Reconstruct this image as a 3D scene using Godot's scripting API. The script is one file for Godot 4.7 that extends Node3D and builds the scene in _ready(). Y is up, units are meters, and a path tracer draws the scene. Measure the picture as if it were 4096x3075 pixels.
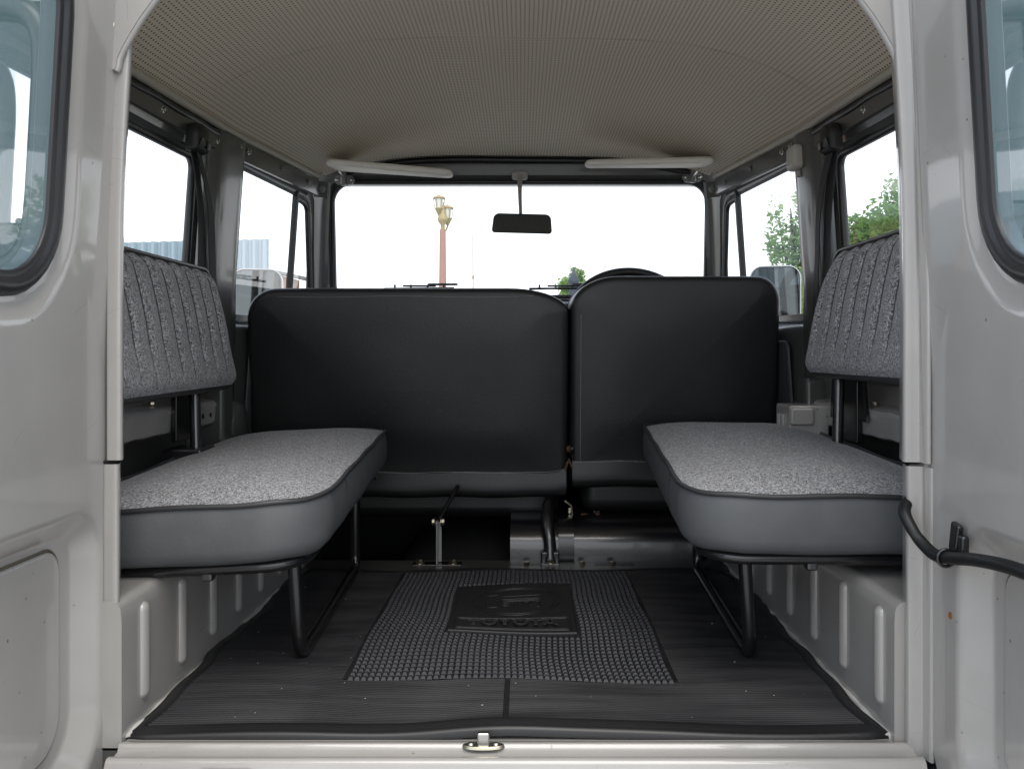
extends Node3D
# A boxy off-road wagon seen from behind through its two open rear doors.
# x right, y up, the load floor at y = 0; "d" is the distance towards the windscreen (z = -d).

var rng := RandomNumberGenerator.new()
var M := {}
var used := {}
var car: Node3D

const CAMX := 0.02
const CAMY := 0.487


class MB:
	var v := PackedVector3Array()
	var n := PackedVector3Array()
	var uv := PackedVector2Array()
	var idx := PackedInt32Array()

	func tri(a: int, b: int, c: int) -> void:
		var f := (v[b] - v[a]).cross(v[c] - v[a])
		if f.length_squared() < 1e-18:
			return
		if f.dot(n[a] + n[b] + n[c]) > 0.0:
			idx.append_array([a, c, b])
		else:
			idx.append_array([a, b, c])

	func quad(a: int, b: int, c: int, e: int) -> void:
		tri(a, b, c)
		tri(a, c, e)

	func add(p: Vector3, m: Vector3, t := Vector2.ZERO) -> int:
		v.append(p)
		n.append(m)
		uv.append(t)
		return v.size() - 1

	# smooth sheet over rows of points; wrap joins each row's end to its start, loop joins last row to first
	func grid(rows: Array, wrap := false, flip := false, loop := false) -> void:
		var h := rows.size()
		var w: int = rows[0].size()
		var base := v.size()
		for i in h:
			for j in w:
				var jl := (j - 1 + w) % w if wrap else maxi(j - 1, 0)
				var jr := (j + 1) % w if wrap else mini(j + 1, w - 1)
				var iu := (i - 1 + h) % h if loop else maxi(i - 1, 0)
				var il := (i + 1) % h if loop else mini(i + 1, h - 1)
				var a: Vector3 = rows[i][jr] - rows[i][jl]
				var b: Vector3 = rows[il][j] - rows[iu][j]
				var m := a.cross(b)
				if m.length_squared() < 1e-16:
					var i2 := mini(i + 1, h - 1) if i < h / 2 else maxi(i - 1, 0)
					a = rows[i2][jr] - rows[i2][jl]
					m = a.cross(b)
				m = m.normalized()
				add(rows[i][j], -m if flip else m)
		var ie := h if loop else h - 1
		var je := w if wrap else w - 1
		for i in ie:
			for j in je:
				var i1 := (i + 1) % h
				var j1 := (j + 1) % w
				quad(base + i * w + j, base + i * w + j1, base + i1 * w + j1, base + i1 * w + j)

	func flat(p: Array) -> void:
		var m := Vector3.ZERO
		for i in range(1, p.size() - 1):
			m += (p[i] - p[0]).cross(p[i + 1] - p[0])
		m = -m.normalized()
		var b := v.size()
		for q in p:
			add(q, m)
		for i in range(1, p.size() - 1):
			tri(b, b + i, b + i + 1)

	# faceted sheet
	func facets(rows: Array, wrap := false) -> void:
		for i in rows.size() - 1:
			var w: int = rows[i].size()
			for j in (w if wrap else w - 1):
				var k := (j + 1) % w
				flat([rows[i][j], rows[i][k], rows[i + 1][k], rows[i + 1][j]])

	func fan(loop: Array, normal: Vector3) -> void:
		var c := Vector3.ZERO
		for p in loop:
			c += p
		c /= loop.size()
		var b := v.size()
		add(c, normal)
		for p in loop:
			add(p, normal)
		for i in loop.size():
			tri(b, b + 1 + i, b + 1 + (i + 1) % loop.size())

	# box with rounded edges; basis columns give its axes
	func box(c: Vector3, s: Vector3, r := 0.004, bs := Basis.IDENTITY, q := 2) -> void:
		var h := s * 0.5
		r = minf(r, minf(h.x, minf(h.y, h.z)) * 0.98)
		for ax in 3:
			var u := (ax + 1) % 3
			var w := (ax + 2) % 3
			for sg in [-1.0, 1.0]:
				var cu := []
				var cw := []
				for k in q:
					cu.append(-h[u] + r * k / float(q - 1 if q > 1 else 1))
					cw.append(-h[w] + r * k / float(q - 1 if q > 1 else 1))
				for k in q:
					cu.append(-cu[q - 1 - k])
					cw.append(-cw[q - 1 - k])
				var base := v.size()
				for a in cu:
					for b in cw:
						var p := Vector3.ZERO
						p[ax] = sg * h[ax]
						p[u] = a
						p[w] = b
						var inn := p.clamp(-h + Vector3.ONE * r, h - Vector3.ONE * r)
						var dir := (p - inn).normalized()
						add(c + bs * (inn + dir * r), bs * dir)
				var m := cu.size()
				for i in m - 1:
					for j in m - 1:
						quad(base + i * m + j, base + i * m + j + 1, base + (i + 1) * m + j + 1, base + (i + 1) * m + j)

	# round bar through points; radius may be a number or a list
	func tube(pts: Array, rad, seg := 10, closed := false, caps := true) -> void:
		var rows := []
		var k := pts.size()
		var t0: Vector3 = (pts[1] - pts[0]).normalized()
		var up := Vector3.UP if absf(t0.y) < 0.9 else Vector3.RIGHT
		var nn := t0.cross(up).normalized()
		for i in k:
			var t: Vector3
			if closed:
				t = (pts[(i + 1) % k] - pts[(i - 1 + k) % k]).normalized()
			else:
				t = (pts[mini(i + 1, k - 1)] - pts[maxi(i - 1, 0)]).normalized()
			nn = (nn - t * nn.dot(t)).normalized()
			var bb := t.cross(nn)
			var r: float = rad[i] if rad is Array else rad
			var row := []
			for j in seg:
				var a := TAU * j / seg
				row.append(pts[i] + (nn * cos(a) + bb * sin(a)) * r)
			rows.append(row)
		if closed:
			var b0 := v.size()
			grid(rows, true, false, true)
			_fix(b0)
		else:
			var b1 := v.size()
			grid(rows, true)
			_fix(b1)
			if caps:
				fan(rows[0], -t0)
				fan(rows[k - 1], (pts[k - 1] - pts[k - 2]).normalized())

	func _fix(_b: int) -> void:
		pass

	# flat cross-section (2D, x along side, y along up) carried along points with a fixed up
	func sweep(pts: Array, prof: Array, up: Vector3, wrap := true, hard := true) -> void:
		var rows := []
		var k := pts.size()
		for i in k:
			var t: Vector3 = (pts[mini(i + 1, k - 1)] - pts[maxi(i - 1, 0)]).normalized()
			var side := t.cross(up).normalized()
			var u2 := side.cross(t).normalized()
			var row := []
			for q in prof:
				row.append(pts[i] + side * q.x + u2 * q.y)
			rows.append(row)
		if hard:
			facets(rows, wrap)
		else:
			grid(rows, wrap)
		if wrap:
			fan(rows[0], (pts[0] - pts[1]).normalized())
			fan(rows[k - 1], (pts[k - 1] - pts[k - 2]).normalized())

	# lathe about an axis through c
	func lathe(c: Vector3, axis: Vector3, prof: Array, seg := 16) -> void:
		var s := axis.cross(Vector3.UP if absf(axis.y) < 0.9 else Vector3.RIGHT).normalized()
		var b := axis.cross(s)
		var rows := []
		for q in prof:
			var row := []
			for j in seg:
				var a := TAU * j / seg
				row.append(c + axis * q.y + (s * cos(a) + b * sin(a)) * maxf(q.x, 0.00002))
			rows.append(row)
		grid(rows, true)

	# polygon (2D) pushed out along an axis
	func prism(poly: PackedVector2Array, o: Vector3, ex: Vector3, ey: Vector3, ez: Vector3) -> void:
		var ids := Geometry2D.triangulate_polygon(poly)
		for side in 2:
			var b := v.size()
			var m := (ez if side == 1 else -ez).normalized()
			for q in poly:
				add(o + ex * q.x + ey * q.y + ez * side, m)
			for i in range(0, ids.size(), 3):
				tri(b + ids[i], b + ids[i + 1], b + ids[i + 2])
		var ctr := Vector2.ZERO
		for i in poly.size():
			var a := poly[i]
			var c := poly[(i + 1) % poly.size()]
			flat([o + ex * a.x + ey * a.y, o + ex * c.x + ey * c.y, o + ex * c.x + ey * c.y + ez, o + ex * a.x + ey * a.y + ez])

	# turn the whole sheet so that its normals face dir
	func face(dir: Vector3) -> void:
		for i in n.size():
			if n[i].dot(dir) < 0.0:
				n[i] = -n[i]
		for i in range(0, idx.size(), 3):
			var a := idx[i]
			var b := idx[i + 1]
			var c := idx[i + 2]
			if (v[b] - v[a]).cross(v[c] - v[a]).dot(n[a] + n[b] + n[c]) > 0.0:
				idx[i + 1] = c
				idx[i + 2] = b

	func planar_uv(u_axis: Vector3, v_axis: Vector3) -> void:
		for i in v.size():
			uv[i] = Vector2(v[i].dot(u_axis), v[i].dot(v_axis))

	func mesh(shift := Vector3.ZERO) -> ArrayMesh:
		var p := PackedVector3Array()
		p.resize(v.size())
		for i in v.size():
			p[i] = v[i] - shift
		var arr := []
		arr.resize(Mesh.ARRAY_MAX)
		arr[Mesh.ARRAY_VERTEX] = p
		arr[Mesh.ARRAY_NORMAL] = n
		arr[Mesh.ARRAY_TEX_UV] = uv
		arr[Mesh.ARRAY_INDEX] = idx
		var m := ArrayMesh.new()
		m.add_surface_from_arrays(Mesh.PRIMITIVE_TRIANGLES, arr)
		return m

	func centre() -> Vector3:
		var b := AABB(v[0], Vector3.ZERO)
		for p in v:
			b = b.expand(p)
		return b.get_center()


# ---------------------------------------------------------------- small helpers
func V(x: float, y: float, d: float) -> Vector3:
	return Vector3(x, y, -d)


func numbered(parent: Node, called: String) -> String:
	var key := str(parent.get_instance_id()) + called
	var k: int = used.get(key, 0)
	used[key] = k + 1
	return called if k == 0 else "%s_%03d" % [called, k]


func put(called: String, mb: MB, mat: Material, parent: Node3D = null) -> MeshInstance3D:
	if parent == null:
		parent = self
	var c := mb.centre()
	var o := MeshInstance3D.new()
	o.name = numbered(parent, called)
	o.mesh = mb.mesh(c)
	o.material_override = mat
	parent.add_child(o, true)
	o.position = c - parent.global_position
	return o


func put_mesh(called: String, mesh: Mesh, mat: Material, parent: Node3D, at: Vector3, bs := Basis.IDENTITY) -> MeshInstance3D:
	var o := MeshInstance3D.new()
	o.name = numbered(parent, called)
	o.mesh = mesh
	o.material_override = mat
	parent.add_child(o, true)
	o.transform = Transform3D(bs, at - parent.global_position)
	return o


func tag(o: Node3D, label: String, category := "", group := "", kind := "") -> Node3D:
	if label:
		o.set_meta("label", label)
	if category:
		o.set_meta("category", category)
	if group:
		o.set_meta("group", group)
	if kind:
		o.set_meta("kind", kind)
	return o


func thing(called: String, label: String, category: String, at: Vector3, group := "") -> Node3D:
	var o := Node3D.new()
	o.name = numbered(self, called)
	add_child(o, true)
	o.position = at
	tag(o, label, category, group)
	return o


# rounded polygon: corners with a radius each, n steps per corner
func rpoly(c: Array, r, n := 6) -> Array:
	var out := []
	var k := c.size()
	for i in k:
		var p: Vector2 = c[i]
		var a: Vector2 = (c[(i - 1 + k) % k] - p)
		var b: Vector2 = (c[(i + 1) % k] - p)
		var rad: float = r[i] if r is Array else r
		var ang := absf(a.angle_to(b))
		var cut := minf(rad / tan(ang * 0.5), minf(a.length(), b.length()) * 0.49)
		var p0 := p + a.normalized() * cut
		var p1 := p + b.normalized() * cut
		for j in n + 1:
			var t := float(j) / n
			# circular arc through p0 and p1, tangent to the sides
			var rr := cut * tan(ang * 0.5)
			var ctr := p + (a.normalized() + b.normalized()).normalized() * (rr / sin(ang * 0.5))
			var d0 := p0 - ctr
			out.append(ctr + d0.rotated(d0.angle_to(p1 - ctr) * t))
	return out


func rrect(x0: float, y0: float, x1: float, y1: float, r, n := 6) -> Array:
	return rpoly([Vector2(x0, y0), Vector2(x1, y0), Vector2(x1, y1), Vector2(x0, y1)], r, n)


# add extra points on the straight runs of a closed 2D loop
func dense(loop: Array, step: float) -> Array:
	var out := []
	for i in loop.size():
		var a: Vector2 = loop[i]
		var b: Vector2 = loop[(i + 1) % loop.size()]
		var k := maxi(1, int(ceil((b - a).length() / step)))
		for j in k:
			out.append(a.lerp(b, float(j) / k))
	return out


func grown(loop: Array, by: float) -> Array:
	var k := loop.size()
	var area := 0.0
	for i in k:
		area += loop[i].cross(loop[(i + 1) % k])
	var sg := 1.0 if area > 0 else -1.0
	var out := []
	for i in k:
		var t: Vector2 = (loop[(i + 1) % k] - loop[(i - 1 + k) % k]).normalized()
		out.append(loop[i] + Vector2(t.y, -t.x) * by * sg)
	return out


func mapped(loop: Array, f: Callable) -> Array:
	var out := []
	for p in loop:
		out.append(f.call(p))
	return out


func smooth_line(pts: Array, per := 6, closed := false) -> Array:
	var out := []
	var k := pts.size()
	for i in (k if closed else k - 1):
		var p0 = pts[(i - 1 + k) % k] if closed else pts[maxi(i - 1, 0)]
		var p1 = pts[i]
		var p2 = pts[(i + 1) % k]
		var p3 = pts[(i + 2) % k] if closed else pts[mini(i + 2, k - 1)]
		for j in per:
			out.append(p1.cubic_interpolate(p2, p0, p3, float(j) / per))
	if not closed:
		out.append(pts[k - 1])
	return out


# polyline with rounded corners in space
func bent(pts: Array, r: float, n := 6) -> Array:
	var out := [pts[0]]
	for i in range(1, pts.size() - 1):
		var p: Vector3 = pts[i]
		var a: Vector3 = pts[i - 1] - p
		var b: Vector3 = pts[i + 1] - p
		var cut := minf(r, minf(a.length(), b.length()) * 0.45)
		var p0 := p + a.normalized() * cut
		var p1 := p + b.normalized() * cut
		for j in n + 1:
			var t := float(j) / n
			out.append(p0.lerp(p, t).lerp(p.lerp(p1, t), t))
	out.append(pts[pts.size() - 1])
	return out


func stitches(pts: Array, pitch: float, dash: float, r: float) -> MB:
	var mb := MB.new()
	var left := 0.0
	for i in pts.size() - 1:
		var a: Vector3 = pts[i]
		var b: Vector3 = pts[i + 1]
		var l := a.distance_to(b)
		var dir := (b - a) / l
		while left < l:
			var c := a + dir * left
			mb.tube([c, c + dir * dash], r, 4)
			left += pitch
		left -= l
	return mb


# ---------------------------------------------------------------- materials
func lin(r: float, g: float, b: float, a := 1.0) -> Color:
	var c := Color(r, g, b).linear_to_srgb()
	c.a = a
	return c


func mat(called: String, c: Color, rough := 0.5, metal := 0.0, spec := 0.5) -> StandardMaterial3D:
	var m := StandardMaterial3D.new()
	m.resource_name = called
	m.albedo_color = c
	m.roughness = rough
	m.metallic = metal
	m.metallic_specular = spec
	M[called] = m
	return m


func noise_tex(seed_: int, freq: float, size := 256, ramp: Gradient = null, oct := 4, type := FastNoiseLite.TYPE_SIMPLEX_SMOOTH) -> NoiseTexture2D:
	var f := FastNoiseLite.new()
	f.seed = seed_
	f.frequency = freq
	f.noise_type = type
	f.fractal_octaves = oct
	var t := NoiseTexture2D.new()
	t.width = size
	t.height = size
	t.seamless = true
	t.noise = f
	if ramp:
		t.color_ramp = ramp
	return t


func grad(c: Array, o: Array) -> Gradient:
	var g := Gradient.new()
	g.colors = PackedColorArray(c)
	g.offsets = PackedFloat32Array(o)
	return g


func img_tex(w: int, h: int, f: Callable) -> ImageTexture:
	var b := PackedByteArray()
	b.resize(w * h * 3)
	var k := 0
	for y in h:
		for x in w:
			var c: Color = f.call(x, y)
			b[k] = int(clampf(c.r, 0, 1) * 255.0)
			b[k + 1] = int(clampf(c.g, 0, 1) * 255.0)
			b[k + 2] = int(clampf(c.b, 0, 1) * 255.0)
			k += 3
	return ImageTexture.create_from_image(Image.create_from_data(w, h, false, Image.FORMAT_RGB8, b))


func triplanar(m: StandardMaterial3D, per_metre: float, world := true) -> void:
	m.uv1_triplanar = true
	m.uv1_world_triplanar = world
	m.uv1_scale = Vector3.ONE * per_metre


func melange() -> PackedFloat32Array:
	# short light and dark threads, some across and some along
	var w := 512
	var a := PackedFloat32Array()
	a.resize(w * w)
	a.fill(0.40)
	for k in 60000:
		var x := rng.randi() % w
		var y := rng.randi() % w
		var along := rng.randf() < 0.62
		var l := rng.randi_range(2, 7)
		var val := clampf(rng.randfn(0.40, 0.31), 0.0, 1.0)
		for i in l:
			for t in 2:
				var px := (x + (i if along else t)) % w
				var py := (y + (t if along else i)) % w
				a[py * w + px] = val
	return a


func aged_paint() -> ImageTexture:
	# cloudy film of dust, hairline scuffs, a few rust specks and chips
	var w := 1024
	var f := FastNoiseLite.new()
	f.seed = 77
	f.frequency = 0.004
	f.fractal_octaves = 5
	var a := PackedColorArray()
	a.resize(w * w)
	for y in w:
		for x in w:
			# blended across the border so that the tile repeats without a seam
			var u := float(x) / w
			var n0 := f.get_noise_2d(x, y) * (1.0 - u) + f.get_noise_2d(x - w, y) * u
			var k := 0.965 + 0.045 * n0
			a[y * w + x] = Color(k, k * 0.998, k * 0.994)
	for i in 46:
		var cx := rng.randi() % w
		var cy := rng.randi() % w
		var r := rng.randf_range(0.7, 2.3)
		var c := Color(0.45, 0.30, 0.20) if rng.randf() < 0.6 else Color(0.42, 0.40, 0.38)
		for dy in range(-3, 4):
			for dx in range(-3, 4):
				var q := clampf(r - sqrt(dx * dx + dy * dy) + rng.randf() * 0.5, 0.0, 1.0) * 0.85
				var id := ((cy + dy + w) % w) * w + (cx + dx + w) % w
				a[id] = a[id].lerp(c, q)
	for i in 26:
		var px := rng.randf() * w
		var py := rng.randf() * w
		var dir := Vector2.from_angle(rng.randf() * TAU)
		for k in rng.randi_range(14, 60):
			px += dir.x
			py += dir.y
			var id := (int(py + w * 4) % w) * w + int(px + w * 4) % w
			a[id] = a[id].darkened(0.10)
	return img_tex(w, w, func(x, y): return a[y * w + x])


func make_materials() -> void:
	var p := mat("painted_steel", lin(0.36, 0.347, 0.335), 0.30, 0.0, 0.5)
	p.clearcoat_enabled = true
	p.clearcoat = 0.7
	p.clearcoat_roughness = 0.06
	p.albedo_texture = aged_paint()
	triplanar(p, 1.3)
	var p2 := mat("shade_darkened_paint", lin(0.066, 0.066, 0.063), 0.34, 0.0, 0.5)  # the grey body paint again, darkened to put the cabin's shade into its colour
	p2.clearcoat_enabled = true
	p2.clearcoat = 0.5
	p2.clearcoat_roughness = 0.10
	p2.albedo_texture = noise_tex(6, 0.006, 512, grad([Color(0.93, 0.93, 0.92), Color(1, 1, 1), Color(0.97, 0.97, 0.97)], [0.0, 0.5, 1.0]), 5)
	triplanar(p2, 1.5)
	mat("grimy_sealer", lin(0.10, 0.085, 0.06), 0.8)
	mat("seam_thread", lin(0.06, 0.06, 0.063), 0.9)
	mat("grit", lin(0.42, 0.38, 0.33), 0.9)
	mat("lamp_plastic", lin(0.46, 0.44, 0.39), 0.45)
	mat("sealer", lin(0.55, 0.54, 0.51), 0.6)
	var rb := mat("rubber_seal", lin(0.018, 0.018, 0.02), 0.38)
	rb.clearcoat_enabled = false
	mat("black_steel", lin(0.008, 0.008, 0.009), 0.22, 0.0, 0.6)
	var wb := mat("worn_black_steel", lin(0.009, 0.009, 0.011), 0.30, 0.0, 0.7)
	wb.clearcoat_enabled = true
	wb.clearcoat = 0.4
	wb.clearcoat_roughness = 0.08
	wb.heightmap_enabled = true
	wb.heightmap_scale = 0.012
	wb.heightmap_texture = noise_tex(31, 0.05, 256, null, 4)
	triplanar(wb, 6.0)
	mat("zinc", lin(0.50, 0.46, 0.36), 0.30, 1.0)
	mat("bright_steel", lin(0.60, 0.60, 0.58), 0.25, 1.0)
	mat("rusty_steel", lin(0.10, 0.05, 0.03), 0.7, 0.3)
	mat("rust", lin(0.25, 0.09, 0.03), 0.9)
	mat("cream_plastic", lin(0.80, 0.77, 0.69), 0.5)
	mat("grey_plastic", lin(0.36, 0.35, 0.33), 0.4)
	var cc := mat("cast_grey", lin(0.25, 0.25, 0.25), 0.4, 0.4)
	mat("dark_void", lin(0.006, 0.006, 0.007), 0.9)
	mat("dark_carpet", lin(0.012, 0.012, 0.013), 0.95)
	mat("stitch", lin(0.50, 0.50, 0.50), 0.8)
	mat("mirror_glass", lin(0.12, 0.135, 0.14), 0.02, 1.0)
	mat("belt_webbing", lin(0.010, 0.010, 0.011), 0.75)
	mat("black_plastic", lin(0.012, 0.012, 0.013), 0.45)
	# grained vinyl, black and charcoal
	var grain := noise_tex(12, 0.06, 512, null, 3, FastNoiseLite.TYPE_CELLULAR)
	var soft := noise_tex(13, 0.004, 512, grad([Color(0.95, 0.95, 0.955), Color(1, 1, 1)], [0.2, 0.8]), 4)
	for a in [["black_vinyl", 0.0120, 0.42], ["charcoal_vinyl", 0.085, 0.60], ["door_card_vinyl", 0.04, 0.5]]:
		var m := mat(a[0], lin(a[1] * 0.96, a[1] * 1.0, a[1] * 1.06), a[2])
		m.heightmap_enabled = true
		m.heightmap_scale = 0.02
		m.heightmap_texture = grain
		m.albedo_texture = soft
		triplanar(m, 6.0)
	mat("piping_vinyl", lin(0.03, 0.03, 0.032), 0.42)
	# woven melange upholstery
	var a: PackedFloat32Array = melange()
	var lo := Color(0.052, 0.052, 0.057)
	var hi := Color(0.53, 0.525, 0.54)
	var tex := img_tex(512, 512, func(x, y):
		var t := a[y * 512 + x]
		return lo.lerp(hi, t).linear_to_srgb())
	var hgt := img_tex(512, 512, func(x, y):
		var t := a[y * 512 + x]
		return Color(t, t, t))
	for q in [["seat_fabric", 1.0], ["backrest_fabric", 1.0]]:
		var f := mat(q[0], lin(q[1], q[1], q[1]), 0.92, 0.0, 0.25)
		f.albedo_texture = tex
		f.heightmap_enabled = true
		f.heightmap_scale = 0.045
		f.heightmap_texture = hgt
		f.rim_enabled = true
		f.rim = 0.25
		f.rim_tint = 0.6
		f.uv1_scale = Vector3(3.3, 3.3, 3.3)
	# perforated roof lining
	var hl := mat("perforated_lining", Color(1, 1, 1), 0.6, 0.0, 0.4)
	var cream := Color(0.66, 0.59, 0.475)
	var hole := Color(0.055, 0.048, 0.042)
	hl.albedo_texture = img_tex(512, 512, func(x, y):
		var fx := fposmod(x, 64.0) - 32.0
		var fy := fposmod(y, 64.0) - 32.0
		var r := sqrt(fx * fx + fy * fy)
		return hole.lerp(cream, smoothstep(11.0, 15.0, r)).linear_to_srgb())
	hl.uv1_scale = Vector3(1.0 / 0.072, 1.0 / 0.072, 1.0)
	mat("lining_trim", lin(0.42, 0.39, 0.33), 0.5)
	# rubber matting
	var ru := mat("mat_rubber", lin(0.034, 0.034, 0.037), 0.46, 0.0, 0.5)
	ru.albedo_texture = noise_tex(41, 0.007, 512, grad([Color(0.58, 0.58, 0.6), Color(0.84, 0.84, 0.85), Color(1, 0.995, 0.98)], [0.28, 0.52, 0.8]), 6)
	triplanar(ru, 1.6)
	ru.uv1_scale = Vector3(0.7, 1.6, 7.0)
	mat("mat_stud_rubber", lin(0.030, 0.031, 0.036), 0.48, 0.0, 0.36)
	mat("smooth_rubber", lin(0.012, 0.012, 0.013), 0.42)
	# glass
	for g in [["clear_glass", Color(0.03, 0.035, 0.035, 0.10)], ["dusty_glass", Color(0.50, 0.53, 0.53, 0.17)], ["door_glass", Color(0.66, 0.84, 0.87, 0.24)]]:
		var m := mat(g[0], g[1], 0.02, 0.0, 0.5)
		m.transparency = BaseMaterial3D.TRANSPARENCY_ALPHA
	# outside
	var asp := mat("concrete", lin(0.55, 0.53, 0.50), 0.9)
	asp.albedo_texture = noise_tex(51, 0.02, 512, grad([Color(0.7, 0.7, 0.7), Color(1, 1, 1)], [0.2, 0.8]), 5)
	triplanar(asp, 0.3)
	mat("grass", lin(0.07, 0.11, 0.03), 0.95)
	var lf := mat("leaves", lin(0.07, 0.125, 0.035), 0.6)
	lf.backlight_enabled = true
	lf.backlight = lin(0.24, 0.40, 0.10)
	var lf2 := mat("pale_leaves", lin(0.13, 0.19, 0.07), 0.6)
	lf2.backlight_enabled = true
	lf2.backlight = lin(0.26, 0.42, 0.13)
	mat("bark", lin(0.09, 0.07, 0.05), 0.9)
	mat("sheet_cladding", lin(0.34, 0.44, 0.51), 0.5)
	mat("roof_sheet", lin(0.16, 0.17, 0.17), 0.6)
	mat("brick_render", lin(0.40, 0.24, 0.17), 0.85)
	mat("pink_column", lin(0.36, 0.20, 0.165), 0.6)
	mat("gilding", lin(0.36, 0.30, 0.15), 0.55, 0.3)
	mat("lantern_glass", lin(0.75, 0.75, 0.72), 0.2)
	mat("spire_slate", lin(0.05, 0.065, 0.09), 0.8)
	mat("pole_paint", lin(0.35, 0.27, 0.22), 0.6)
	mat("dusty_plate", lin(0.16, 0.165, 0.15), 0.7)


# ---------------------------------------------------------------- the body's plan
func xs(d: float, y: float) -> float:   # half width of the cabin side
	var x: float
	if d < 1.55:
		x = lerpf(0.722, 0.708, (d - 1.1) / 0.45)
	elif d < 2.0:
		x = lerpf(0.708, 0.678, (d - 1.55) / 0.45)
	else:
		x = lerpf(0.678, 0.593, (d - 2.0) / 0.56)
	return x - 0.07 * (y - 0.7)


func ROOF(u: float, d: float) -> Vector3:
	var w := xs(d, 0.985) - 0.012
	var e := 0.988 + 0.004 * (d - 1.5)
	var c := 1.142
	if d > 1.95:
		c = lerpf(1.142, 1.052, smoothstep(1.85, 2.62, d))
	if d < 1.5:
		c = 1.142 - 0.03 * (1.5 - d)
	var y := e + (c - e) * (1.0 - pow(absf(u), 3.6))
	y += 0.004 * sin(d * 9.0 + u * 2.0) * (1.0 - absf(u))
	return V(u * w, y, d)


func _ready() -> void:
	rng.seed = 4711
	# camera
	var cam := Camera3D.new()
	cam.name = "camera"
	cam.projection = Camera3D.PROJECTION_FRUSTUM
	cam.near = 0.05
	cam.far = 4000.0
	cam.size = 2.0 * 0.05 * 384.0 / 880.0
	cam.frustum_offset = Vector2(-(524.0 - 512.0) / 880.0 * 0.05, (352.0 - 384.0) / 880.0 * 0.05)
	add_child(cam)
	cam.position = Vector3(CAMX, CAMY, 0.0)
	cam.current = true
	# sky and exposure
	var we := WorldEnvironment.new()
	we.name = "environment"
	var env := Environment.new()
	env.background_mode = Environment.BG_SKY
	env.tonemap_mode = Environment.TONE_MAPPER_LINEAR
	env.tonemap_exposure = 1.65
	env.sdfgi_enabled = true
	env.ssao_enabled = true
	env.ssil_enabled = true
	var sm := ProceduralSkyMaterial.new()
	sm.sky_top_color = Color(0.72, 0.79, 0.88)
	sm.sky_horizon_color = Color(0.97, 0.97, 0.97)
	sm.sky_curve = 0.2
	sm.ground_bottom_color = Color(0.35, 0.35, 0.34)
	sm.ground_horizon_color = Color(0.55, 0.55, 0.54)
	sm.energy_multiplier = 1.5
	sm.sun_angle_max = 1.0
	var cn := FastNoiseLite.new()
	cn.seed = 8
	cn.frequency = 1.6
	cn.fractal_octaves = 5
	var cb := PackedByteArray()
	cb.resize(512 * 256 * 4)
	for y in 256:
		for x in 512:
			var th := (x + 0.5) / 512.0 * TAU
			var ph := (0.5 - (y + 0.5) / 256.0) * PI
			var q := Vector3(cos(ph) * cos(th), sin(ph) * 2.2, cos(ph) * sin(th))
			var c := smoothstep(-0.25, 0.45, cn.get_noise_3dv(q))
			var k := (y * 512 + x) * 4
			cb[k] = 255
			cb[k + 1] = 254
			cb[k + 2] = 252
			cb[k + 3] = int(c * 150.0)
	sm.sky_cover = ImageTexture.create_from_image(Image.create_from_data(512, 256, false, Image.FORMAT_RGBA8, cb))
	sm.sky_cover_modulate = Color(0.62, 0.62, 0.62)
	var sky := Sky.new()
	sky.sky_material = sm
	env.sky = sky
	we.environment = env
	add_child(we)
	# hazy sun, high behind the car
	var sun := DirectionalLight3D.new()
	sun.name = "sun"
	sun.light_energy = 0.5
	sun.light_color = Color(1.0, 0.99, 0.975)
	sun.light_angular_distance = 40.0
	sun.shadow_enabled = true
	sun.rotation_degrees = Vector3(-58, 14, 0)
	add_child(sun)

	make_materials()
	outside()
	car = thing("off_road_wagon", "light grey boxy off-road wagon with both rear doors open, seen from behind into its cabin", "car", V(0, -0.65, 2.0))
	shell()
	roof_and_rails()
	windscreen()
	front_doors()
	rear_corners()
	rear_doors()
	front_floor()
	fittings()
	floor_mat()
	side_bench(-1.0)
	side_bench(1.0)
	front_seats()
	overhead()
	belts()


# ---------------------------------------------------------------- structure of the car
func shell() -> void:
	var mb := MB.new()
	mb.box(V(0, -0.03, 1.565), Vector3(1.40, 0.058, 0.93), 0.006)
	put("load_floor", mb, M.shade_darkened_paint, car)
	# folded edge in front of the mat
	mb = MB.new()
	mb.box(V(0, -0.007, 1.998), Vector3(0.97, 0.024, 0.10), 0.006)
	put("floor_lip", mb, M.shade_darkened_paint, car)
	# rear sill with its pressed steps
	mb = MB.new()
	var prof := [[1.118, -0.0005], [1.098, -0.0005], [1.0955, 0.0035], [1.089, 0.0045], [1.0855, 0.0035], [1.082, -0.004], [1.0655, -0.0055], [1.062, -0.003], [1.0595, 0.001], [1.0535, 0.001], [1.050, -0.002], [1.047, -0.008], [1.043, -0.03], [1.043, -0.2]]
	var rows := []
	for q in prof:
		var row := []
		for k in 9:
			row.append(V(lerpf(-0.480, 0.500, k / 8.0), q[1], q[0]))
		rows.append(row)
	mb.grid(rows)
	put("rear_sill", mb, M.painted_steel, car)
	for s in [-1.0, 1.0]:
		wheel_box(s)
		lower_side(s)
		upper_side(s)
		rear_pillar(s)


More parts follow.
